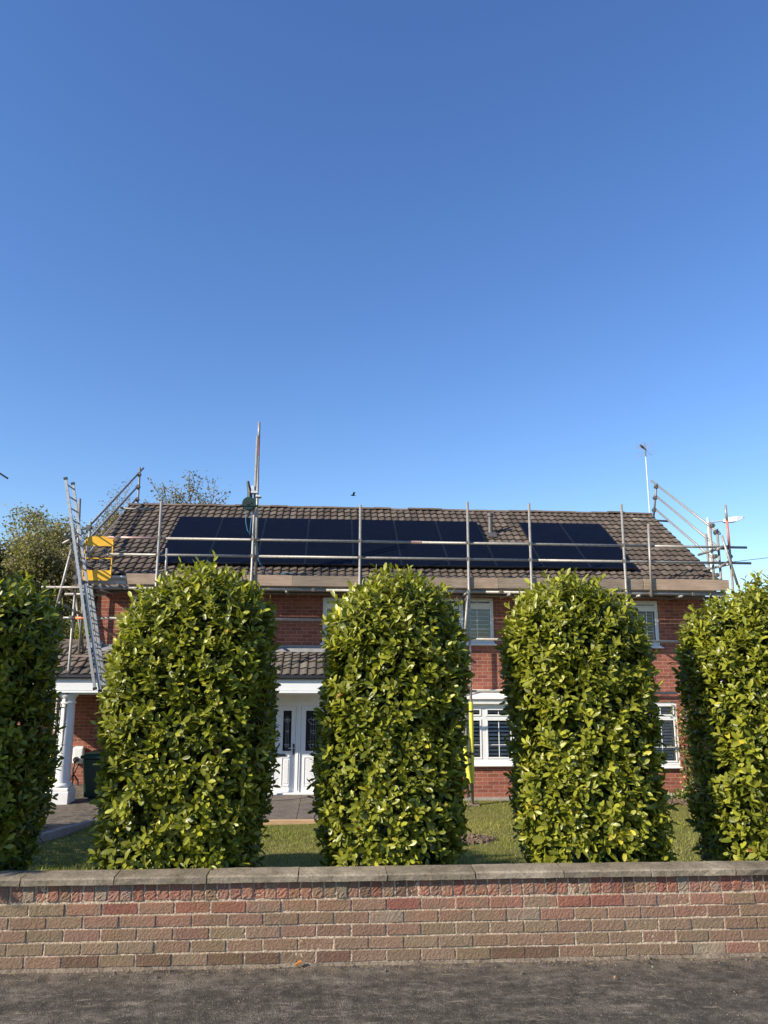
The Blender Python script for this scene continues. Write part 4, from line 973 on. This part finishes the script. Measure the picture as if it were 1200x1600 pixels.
# yellow safety gate
t = thing('safety_gate', 'yellow self closing scaffold gate beside the ladder top', 'gate', (-4.55, 14.95, 3.41))
gy = 14.97; gx0, gx1, gz0, gz1 = -4.84, -4.30, 3.41, 4.28
def rplate(z0, z1, r, up):
    pts = []
    if up: pts = [(gx0, z0), (gx1, z0), (gx1, z1)] + [(gx0+r-r*math.cos(a), z1-r+r*math.sin(a)) for a in np.linspace(math.pi/2, 0, 7)]
    else: pts = [(gx0, z1), (gx0, z0)] + [(gx1-r+r*math.sin(a), z0+r-r*math.cos(a)) for a in np.linspace(0, math.pi/2, 7)] + [(gx1, z1)]
    b = MB(); b.prism(pts, 1, gy-.004, gy+.004); return b
rplate(4.09, 4.28, .10, True).build('top_plate', M['yellow'], t); rplate(3.41, 3.61, .10, False).build('bottom_plate', M['yellow'], t)
b = MB(); b.tube((gx0, gy-.012, 3.5), (gx0, gy-.012, 4.2), .012, n=8); b.build('side_bar', M['yellow'], t); b = MB(); b.tube((gx1-.01, gy-.012, 3.5), (gx1-.01, gy-.012, 4.22), .014, n=8); b.build('side_bar', M['yellow'], t)
b = MB(); b.tube((gx0, gy-.014, 3.84), (gx1, gy-.014, 3.84), .013, n=8); b.build('middle_bar', M['yellow'], t)
b = MB()
for k in range(1, 11): b.tube((gx0+(gx1-gx0)*k/11, gy, 3.61), (gx0+(gx1-gx0)*k/11, gy, 4.09), .0025, n=5, cap=False)
for k in range(1, 8): b.tube((gx0, gy, 3.61+.48*k/8), (gx1, gy, 3.61+.48*k/8), .0025, n=5, cap=False)
b.build('mesh_infill', M['steel_dark'], t)

# hoist on the mast
t = thing('hoist', 'dark green pulley hoist clamped to the tall scaffold mast', 'hoist', (-1.66, 14.8, 4.84))
b = MB(); b.tube((-1.67, 14.74, 4.96), (-1.67, 14.84, 4.96), .135, n=24); b.build('drum', M['greenp'], t, bevel=.01); b = MB(); b.box(-1.83, 14.72, 4.905, -1.50, 14.86, 4.93); b.build('drum_guard', M['greenp'], t)
b = MB(); b.tube((-1.67, 14.72, 4.96), (-1.67, 14.735, 4.96), .05, n=14); b.build('hub', M['black'], t)
b = MB(); b.path([(-1.66, 14.79, 5.07), (-1.66, 14.79, 5.2), (-1.69, 14.79, 5.30), (-1.71, 14.79, 5.42)], [.05, .05, .035, .028], 8); b.build('arm', M['black'], t)
b = MB(); b.box(-1.66, 14.75, 5.17, -1.50, 14.87, 5.22); b.box(-1.63, 14.76, 5.22, -1.57, 14.83, 5.33); b.box(-1.54, 14.77, 5.10, -1.44, 14.93, 5.14); b.build('bracket', M['skyb'], t, bevel=.006)
b = MB(); b.path([(-1.72, 14.80, 4.85), (-1.72, 14.79, 4.6), (-1.68, 14.79, 4.42), (-1.61, 14.80, 4.34)], .007, 6); b.path([(-1.60, 14.79, 4.80), (-1.62, 14.79, 4.5), (-1.63, 14.79, 4.33)], .008, 6)
tag(b.build('rope', M['rope'], smooth=True), 'grey blue hoist rope looping down beside the green pulley', 'rope')
b = MB(); b.path([(-1.50, 15.02, 4.16), (-1.47, 15.03, 3.95), (-1.42, 15.05, 3.75), (-1.37, 15.05, 3.60)], .010, 6); b.path([(-1.52, 15.02, 4.10), (-1.46, 15.03, 3.85), (-1.34, 15.05, 3.68), (-1.22, 15.06, 3.575)], .009, 6); b.path([(-1.53, 15.0, 4.2), (-1.56, 15.0, 4.05), (-1.54, 15.0, 3.96)], .02, 7)
b.path([(-1.02, 15.03, 3.58), (-.92, 15.03, 3.62), (-.82, 15.03, 3.61), (-.74, 15.03, 3.58)], .006, 6)
tag(b.build('rope', M['rope'], smooth=True), 'pale blue rope tied low on the mast and trailing over the toe board', 'rope')

# ---------------------------------------------------------------- aerials, lamp, cables, bird
def aerial(loc, top, label, rz, boom=.42, m='white', tilt=.0, base=None):
    t = thing('tv_aerial', label, 'aerial', loc); x, y, z = top
    b = MB(); b.tube(base or loc, top, .018, .016, n=10); b.build('mast', M['skyb'], t)
    for k in range(1, 5): b = None
    c, s_ = math.cos(rz), math.sin(rz)
    def P(u, v, w_): return (x + u*c - v*s_, y + u*s_ + v*c, z + w_ + u*tilt)
    b = MB(); b.tube(P(-boom, 0, -.03), P(.10, 0, -.03), .018, n=8); b.tube(P(-boom, 0, -.03), P(-boom*.45, 0, -.03), .030, n=6); b.build('boom', M['black'], t)
    b = MB()
    for w_ in (-.20, -.15, -.10, .02, .08, .13): b.tube(P(-.02, -.24, w_), P(-.02, .24, w_), .004, n=5)
    b.tube(P(-.02, 0, -.22), P(-.02, 0, .16), .010, n=6); b.build('reflector', M['steel_dark'], t)
    b = MB()
    for k in range(6): u = -.06 - k*(boom-.08)/6; b.tube(P(u, -.12, -.03), P(u, .12, -.03), .003, n=5)
    b.build('element', M['steel_dark'], t)
aerial((8.33, 18.8, 5.62), (8.30, 18.75, 7.50), 'tall white television aerial at the right end of the roof ridge', R(55), .55, tilt=.05)
aerial((-10.95, 24, 4.5), (-10.90, 24, 7.92), 'dark boom of a television aerial entering the frame at the left edge', R(180), .55, tilt=.62)
# neighbouring house that carries the left aerial
t = thing('neighbouring_house', 'brick house next door beyond the left edge', 'house', (-15.5, 26, -.9))
b = MB(); b.box(-20, 22.5, -.95, -11.6, 29, 3.6); b.add([(-11.6, 22.5, 3.6), (-11.6, 29, 3.6), (-11.6, 25.75, 5.6), (-20, 22.5, 3.6), (-20, 29, 3.6), (-20, 25.75, 5.6)], [(0,1,2),(3,5,4)]); b.build('wall', M['brick'], t)
b = MB(); b.prism([(22.2, 3.5), (25.75, 5.72), (29.3, 3.5), (29.3, 3.58), (25.75, 5.82), (22.2, 3.6)], 0, -20.3, -11.3); rf = b.build('roof', M['tile'], t)
b = MB(); b.box(-11.58, 23.7, 3.6, -10.9, 24.3, 5.0); b.box(-11.62, 23.66, 5.0, -10.86, 24.34, 5.1); b.box(-11.58, 23.7, -.95, -10.9, 24.3, 3.6); b.build('chimney', M['brick'], rf)
# street lamp
t = thing('street_lamp', 'grey street lamp rising behind the right end of the roof', 'street lamp', (15.8, 30, -1))
b = MB(); b.tube((15.8, 30, -1), (15.8, 30, 7.9), .085, .052, n=14); b.build('post', M['skyb'], t); b = MB(); b.path([(15.85, 30, 7.70), (16.2, 30, 7.74), (16.55, 30, 7.78)], .028, 8); b.build('arm', M['skyb'], t)
b = MB(); vs = []
for (x, hw, z0, z1) in ((16.45, .06, 7.72, 7.80), (16.6, .13, 7.69, 7.90), (17.0, .15, 7.74, 7.97), (17.3, .09, 7.86, 7.99), (17.4, .04, 7.92, 7.98)): vs += [(x, 30-hw, z0), (x, 30+hw, z0), (x, 30+hw*.7, z1), (x, 30-hw*.7, z1)]
fs = [(0,3,2,1), (16,17,18,19)]
for i in range(4):
    for j in range(4): fs.append((i*4+j, i*4+(j+1)%4, (i+1)*4+(j+1)%4, (i+1)*4+j))
b.add(vs, fs); b.build('lamp_head', M['lamp'], t, bevel=.01); b = MB(); b.tube((16.62, 30, 7.90), (16.62, 30, 8.0), .025, n=8); b.build('photocell', M['black'], t)
def wire(p, q, sag, label):
    b = MB(); P_ = [Vector(p).lerp(Vector(q), k/24) - Vector((0, 0, sag*4*(k/24)*(1-k/24))) for k in range(25)]; b.path(P_, .012, 5); tag(b.build('overhead_cable', M['cable']), label, 'cable')
wire((-3.0, 33, 5.4), (30.5, 28, 8.3), 1.1, 'upper black cable running into the sky at the right edge'); wire((10.5, 31, 4.2), (30.5, 28, 7.0), .6, 'lower black cable just above the rightmost laurel')
t = thing('wooden_pole', 'wooden cable pole beyond the right edge', 'pole', (30.5, 28, -1)); b = MB(); b.tube((30.5, 28, -1), (30.5, 28, 8.6), .14, .10, n=12); b.build('shaft', M['bark'], t); b = MB(); b.box(30.1, 27.94, 8.15, 30.9, 28.06, 8.25); b.build('crossarm', M['bark'], t)
b = MB(); x, y, z = 1.66, 60, 15.24
b.path([(x-.22, y, z), (x-.1, y, z+.01), (x+.06, y, z+.01), (x+.2, y, z)], [.01, .06, .05, .015], 6); b.add([(x-.08, y, z+.03), (x+.08, y, z+.03), (x+.16, y-.5, z+.16), (x, y-.55, z+.17)], [(0,1,2,3)]); b.add([(x-.08, y, z+.03), (x+.08, y, z+.03), (x+.12, y+.5, z+.12), (x-.02, y+.55, z+.12)], [(3,2,1,0)])
tag(b.build('bird', M['black']), 'tiny dark bird flying high above the roof', 'bird')

# ---------------------------------------------------------------- trees
def tree(name, label, loc, h, spread, seed, leafc, n_leaf, ls, barkm='bark', trunk_r=.14, levels=4, upright=.6, droop=0., clear=.2, twig_tint=None, group=None, jt=.16, kids=(4, 5, 5, 5)):
    r_ = np.random.default_rng(seed); t = thing(name, label, 'tree', loc, group); b = MB(); tips = []
    base = Vector(loc)
    def grow(p, d, l, r, lev):
        n = 4; pts = [p]; q = Vector(p); dd = Vector(d)
        for k in range(n):
            dd = (dd + Vector(r_.normal(0, .12, 3)) + Vector((0, 0, (-droop if lev >= 2 else .05)))).normalized(); q = q + dd*(l/n); pts.append(q.copy())
        b.path(pts, [max(.009, r*(1-.55*k/n)) for k in range(n+1)], max(3, 7-lev*1))
        if lev >= levels-2:
            for k in range(1, n+1): tips.append((pts[k], dd, lev))
        if lev < levels-1:
            nk = kids[min(lev, len(kids)-1)]
            for k in range(nk):
                f = r_.uniform(clear if lev == 0 else .25, 1.0); i = min(int(f*n), n-1); pp = pts[i].lerp(pts[i+1], f*n-i)
                a = 2*math.pi*(k/nk)+r_.uniform(-.6, .6); side = Vector((math.cos(a), math.sin(a), 0)); side = (side - dd*side.dot(dd)*.5)
                nd_ = (dd*upright + side*spread*(1.0) + Vector((0, 0, .25*upright))).normalized()
                grow(pp, nd_, l*r_.uniform(.42, .62), r*.45, lev+1)
    for k in range(1): grow(base, Vector((r_.normal(0, .04), r_.normal(0, .04), 1)), h*.80, trunk_r, 0)
    b.build('trunk', M[barkm], t)
    T = np.array([list(p) + list(d) for p, d, l in tips]); wgt = (T[:, 2]-T[:, 2].min()+.2)**1.3; idx = r_.choice(len(T), size=n_leaf, p=wgt/wgt.sum())
    J = r_.normal(0, 1, (n_leaf, 3)); J = J/np.linalg.norm(J, axis=1, keepdims=True)*(r_.uniform(0, 1, n_leaf)**.5)[:, None]*jt*1.5
    P = T[idx, :3] + J + np.array([0, 0, -1])*np.abs(r_.normal(0, ls*droop*18, n_leaf))[:, None]
    D = T[idx, 3:]*.4 + r_.normal(0, .7, (n_leaf, 3)); D[:, 2] -= droop*2
    Ln = r_.uniform(.6, 1.3, n_leaf)*ls; q = r_.uniform(0, 1, n_leaf)[:, None]; C = np.array(leafc[0])*(1-q)+np.array(leafc[1])*q
    D /= np.linalg.norm(D, axis=1, keepdims=True); S = np.cross(D, r_.normal(0, 1, D.shape)); S /= np.linalg.norm(S, axis=1, keepdims=True)
    V = np.zeros((n_leaf, 4, 3)); V[:, 0] = P; V[:, 1] = P + D*(Ln*.5)[:, None] + S*(Ln*.28)[:, None]; V[:, 2] = P + D*Ln[:, None]; V[:, 3] = P + D*(Ln*.5)[:, None] - S*(Ln*.28)[:, None]
    tri_object('crown', V.reshape(-1, 3), C, M['tleaf'], t, k=4)
    return t
GP = 'trees behind the house'
# behind the ridge, coppery, thin
tree('tree', 'thin coppery leaved tree top showing above the ridge left of the mast', (-5.6, 25, -1), 6.05, 0.5, 71, ((.22,.14,.05),(.17,.17,.06)), 26000, 0.085, 'bark', .12, 4, .9, 0., .35, jt=.15, group=GP, kids=(16, 10, 8))
tree('tree', 'small sparse tree top above the ridge just left of the hoist', (-3.9, 26, -1), 5.9, 0.45, 72, ((.16,.11,.04),(.13,.14,.05)), 3500, 0.085, 'bark', .1, 4, .9, 0., .4, jt=0.11, group=GP, kids=(12, 9, 7))
# left group
tree('willow_tree', 'fine leaved yellow green weeping tree at the far left', (-11.7, 26.5, -1), 5.9, 0.7, 73, ((.17,.165,.065),(.27,.245,.11)), 75000, 0.115, 'paleb', .16, 4, .7, .14, .25, jt=0.24, group=GP, kids=(16, 12, 9))
tree('birch_tree', 'pale trunked tree with drooping green twigs left of the ladder', (-10.1, 26, -1), 5.9, 0.6, 74, ((.16,.155,.065),(.27,.24,.11)), 65000, 0.105, 'paleb', .13, 4, .8, .12, .2, jt=0.22, group=GP, kids=(16, 12, 9))
tree('bare_tree', 'twiggy purplish nearly bare tree directly behind the ladder', (-8.4, 25.5, -1), 5.7, .62, 75, ((.17,.13,.085),(.22,.18,.08)), 26000, 0.06, 'paleb', .12, 5, .9, 0., .15, jt=0.2, group=GP, kids=(12, 8, 6, 4))
tree('bare_tree', 'bare branched tree behind the gable rails at the left roof end', (-6.6, 25.5, -1), 5.6, .6, 76, ((.16,.12,.08),(.21,.17,.08)), 20000, 0.06, 'paleb', .11, 5, .9, 0., .15, jt=0.2, group=GP, kids=(12, 8, 6, 4))
tree('garden_shrub', 'yellow green leafy shrub just left of the house corner', (-6.6, 22, -1), 3.9, .9, 77, ((.12,.14,.03),(.22,.22,.04)), 14000, .10, 'bark', .08, 4, .6, 0., .05, group=GP, kids=(10, 7, 6))
tree('garden_shrub', 'dense dark shrub low behind the lean to roof', (-8.2, 22.5, -1), 3.6, 1.0, 78, ((.035,.055,.018),(.09,.11,.03)), 16000, .11, 'bark', .08, 4, .6, 0., .05, group=GP, kids=(11, 8, 6))
tree('garden_shrub', 'dark evergreen shrub behind the leftmost laurel', (-10.4, 22.5, -1), 4.0, 1.0, 79, ((.045,.065,.02),(.10,.12,.03)), 16000, .11, 'bark', .08, 4, .6, 0., .05, group=GP, kids=(11, 8, 6))
tree('garden_shrub', 'brownish shrub far left behind the leftmost laurel', (-13.2, 23, -1), 4.2, 1.0, 80, ((.08,.075,.03),(.13,.12,.04)), 14000, .11, 'bark', .08, 4, .6, 0., .05, group=GP, kids=(11, 8, 6))
# unseen tree and hedge added beyond the left edge to shade driveway and leftmost laurel
def shade_tree(x, y, zc, rad, hz, seed, label):
    r_ = np.random.default_rng(seed); t = thing('shade_tree', label, 'tree', (x, y, 0)); b = MB(); b.tube((x, y, -.1), (x, y, zc), .13, .07, n=10)
    for k in range(12):
        a = k*2.4; q = r_.uniform(.5, .95); b.tube((x, y, zc-hz*.9+k*.12), (x+rad*q*math.cos(a), y+rad*q*math.sin(a), zc+r_.uniform(-.5, .8)*hz), .04, .01, n=6)
    b.build('trunk', M['bark'], t); n = 15000; G = r_.normal(0, 1, (n, 3)); G /= np.linalg.norm(G, axis=1, keepdims=True); G *= (r_.uniform(.1, 1, n)**.4)[:, None]*(1+.12*np.sin(G[:, :1]*7+3)*np.cos(G[:, 2:]*6))
    P = np.array([x, y, zc])+G*np.array([rad, rad, hz]); D = r_.normal(0, 1, (n, 3)); Ln = r_.uniform(.08, .16, n)
    leaf_object('crown', leaf_arrays(P, D, r_.normal(0, 1, (n, 3)), Ln, Ln*.6, np.full(n, .1), np.full(n, .2)), np.tile(np.array([[.06,.09,.02]]), (n, 1)), M['tleaf'], t)
shade_tree(-6.5, 4.70, 3.5, 1.5, 1.4, 93, 'round headed unseen tree added beyond the left edge to shade the leftmost laurel')
def shade_hedge():  # invented hedge out of view, placed to shade the driveway and left lawn
    r_ = np.random.default_rng(95); t = thing('shade_hedge', 'tall unseen hedge added beyond the left edge to shade the driveway and lawn', 'hedge', (-6.9, 9, -.3))
    n = 16000; P = np.stack([r_.uniform(-7.3, -6.4, n), r_.uniform(6.5, 11.8, n), r_.uniform(0, 1, n)], 1); P[:, 2] = -.2-.09*(P[:, 1]-6.5) + P[:, 2]*2.9
    D = r_.normal(0, 1, (n, 3)); Ln = r_.uniform(.08, .14, n)
    leaf_object('foliage', leaf_arrays(P, D, r_.normal(0, 1, (n, 3)), Ln, Ln*.5, np.full(n, .1), np.full(n, .2)), np.tile(np.array([[.06,.10,.02]]), (n, 1)), M['leaf'], t)
    b = MB()
    for k in range(12): b.tube((-6.85, 6.7+k*.44, -.5), (-6.85, 6.7+k*.44, 1.9), .03, .012, n=6)
    b.build('stem', M['bark'], t)
shade_hedge()

# climbing rose beside the right lower window, and low plants at the wall foot
def climber():
    r_ = np.random.default_rng(61); t = thing('climbing_rose', 'climbing rose with orange pink flowers beside the right lower window', 'plant', (7.5, 15.7, -.8)); b = MB(); PP = []
    for k in range(7):
        x = 7.48 + r_.normal(0, .06); pts = [(x, 15.66, -.82)]
        for j in range(1, 9): x += r_.normal(0, .05); pts.append((x, 15.68+r_.normal(0, .025), -.82+j*.22)); PP += [pts[-1]]*1
        b.path(pts, [.012*(1-.08*j) for j in range(9)], 5)
    b.build('stem', M['bark'], t); PP = np.array(PP); n = 900; i = r_.integers(len(PP), size=n); P = PP[i]+r_.normal(0, .075, (n, 3)); P[:, 1] = np.minimum(P[:, 1], 15.76)
    D = r_.normal(0, .7, (n, 3)); D[:, 1] -= .4; Ln = r_.uniform(.04, .075, n); q = r_.uniform(0, 1, n)[:, None]
    leaf_object('foliage', leaf_arrays(P, D, r_.normal(0, .5, (n, 3))+np.array([0, -.6, .6]), Ln, Ln*.6, np.full(n, .1), np.full(n, .3)), np.array([.05,.09,.02])*(1-q)+np.array([.20,.22,.05])*q, M['leaf'], t)
    n = 150; i = r_.integers(len(PP), size=n); P = PP[i]+r_.normal(0, .08, (n, 3)); P[:, 1] = np.minimum(P[:, 1], 15.70)-.04; D = r_.normal(0, .7, (n, 3)); Ln = r_.uniform(.03, .05, n); q = r_.uniform(0, 1, n)[:, None]
    leaf_object('flower', leaf_arrays(P, D, r_.normal(0, 1, (n, 3)), Ln, Ln*.9, np.full(n, .3), np.full(n, .3)), np.array([.65,.22,.05])*(1-q)+np.array([.70,.32,.24])*q, M['petal'], t)
climber()
def tuft(x, y, z, s_, n, seed, label, c, name='low_plant', spread=.14, cat='plant'):
    r_ = np.random.default_rng(seed); P = np.array([(x, y, z)])+r_.normal(0, 1, (n, 3))*np.array([spread, spread*.5, .02])+np.array([0, 0, 1])*r_.uniform(.02, s_*1.8, n)[:, None]
    D = r_.normal(0, .6, (n, 3))+np.array([0, 0, .6]); Ln = r_.uniform(.5, 1, n)*s_; q = r_.uniform(.6, 1.3, n)[:, None]
    leaf_object(name, leaf_arrays(P, D, r_.normal(0, .5, (n, 3))+np.array([0, -.5, .7]), Ln, Ln*.45, np.full(n, .2), np.full(n, .3)), np.array([c])*q, M['leaf'], None, (x, y, z)); o = bpy.context.scene.objects[-1]
    return o
def tplant(*a, **k):
    before = set(o.name for o in col.objects); tuft(*a, **k); o = [o for o in col.objects if o.name not in before][0]; tag(o, a[6], k.get('cat', 'plant'), 'low plants along the house wall' if k.get('g', True) else None)
def tp(x, y, z, s_, n, seed, label, c, group=None, spread=.14):
    before = set(o.name for o in col.objects); tuft(x, y, z, s_, n, seed, label, c, spread=spread); o = [o for o in col.objects if o.name not in before][0]; tag(o, label, 'plant', group)
gp = 'low plants in the bed by the right window'
tp(7.05, 15.25, -.80, .10, 130, 1, 'bright green leafy plant below the right lower window', (.16, .20, .04), gp)
tp(7.55, 15.2, -.80, .08, 90, 2, 'small straggly plant under the climbing rose', (.13, .15, .05), gp, .2)
tp(8.1, 15.15, -.80, .08, 90, 3, 'low plant at the right end of the flower bed', (.12, .15, .04), gp)
tp(-2.95, 8.55, -.22, .05, 26, 5, 'small weed growing in the shaded lawn behind the wall', (.12, .17, .04), None, .05)
# ---------------------------------------------------------------- beyond the plot: side fence and a far line of trees
t = thing('fence', 'brown timber boundary fence running back along the right side of the garden', 'fence', (9.35, 14, -.5))
b = MB(); y = 5.5; i = 0
while y < 27: b.box(9.33, y, gz(y)-.05, 9.35 + (.012 if i % 2 else 0), y+.118, gz(y)+1.72); y += .11; i += 1
b.build('board', M['ply2'], t)
for k in range(12): b = MB(); y = 5.5 + k*1.95; b.box(9.36, y, gz(y)-.3, 9.45, y+.09, gz(y)+1.78); b.build('post', M['ply2'], t)
for zz in (.35, 1.45):
    for k in range(11): b = MB(); y = 5.6 + k*1.95; b.add([(9.37, y, gz(y)+zz), (9.40, y, gz(y)+zz), (9.40, y+1.84, gz(y+1.84)+zz), (9.37, y+1.84, gz(y+1.84)+zz), (9.37, y, gz(y)+zz+.08), (9.40, y, gz(y)+zz+.08), (9.40, y+1.84, gz(y+1.84)+zz+.08), (9.37, y+1.84, gz(y+1.84)+zz+.08)], [(0,3,2,1),(4,5,6,7),(0,1,5,4),(1,2,6,5),(2,3,7,6),(3,0,4,7)]); b.build('fence_rail', M['ply2'], t)
def far_wood():
    r_ = np.random.default_rng(101); n = 60000; x = r_.uniform(-110, 130, n); top = 4.6 + 1.5*np.sin(x*.21) + .9*np.sin(x*.67+1) + .4*np.sin(x*1.9)
    P = np.stack([x, r_.uniform(74, 84, n), -1.2 + (top+1.0)*r_.uniform(0, 1, n)**.7], 1); D = r_.normal(0, 1, (n, 3)); D /= np.linalg.norm(D, axis=1, keepdims=True)
    S = np.cross(D, r_.normal(0, 1, (n, 3))); S /= np.linalg.norm(S, axis=1, keepdims=True); Ln = r_.uniform(.5, 1.1, n)[:, None]; V = np.zeros((n, 4, 3))
    V[:, 0] = P; V[:, 1] = P+D*Ln*.5+S*Ln*.35; V[:, 2] = P+D*Ln; V[:, 3] = P+D*Ln*.5-S*Ln*.35; q = r_.uniform(0, 1, (n, 1))
    tag(tri_object('far_trees', V.reshape(-1, 3), np.array([.05,.07,.025])*(1-q)+np.array([.11,.12,.04])*q, M['tleaf'], origin=(0, 79, -1.2), k=4), 'far off line of trees beyond the houses', 'trees', kind='stuff')
far_wood()
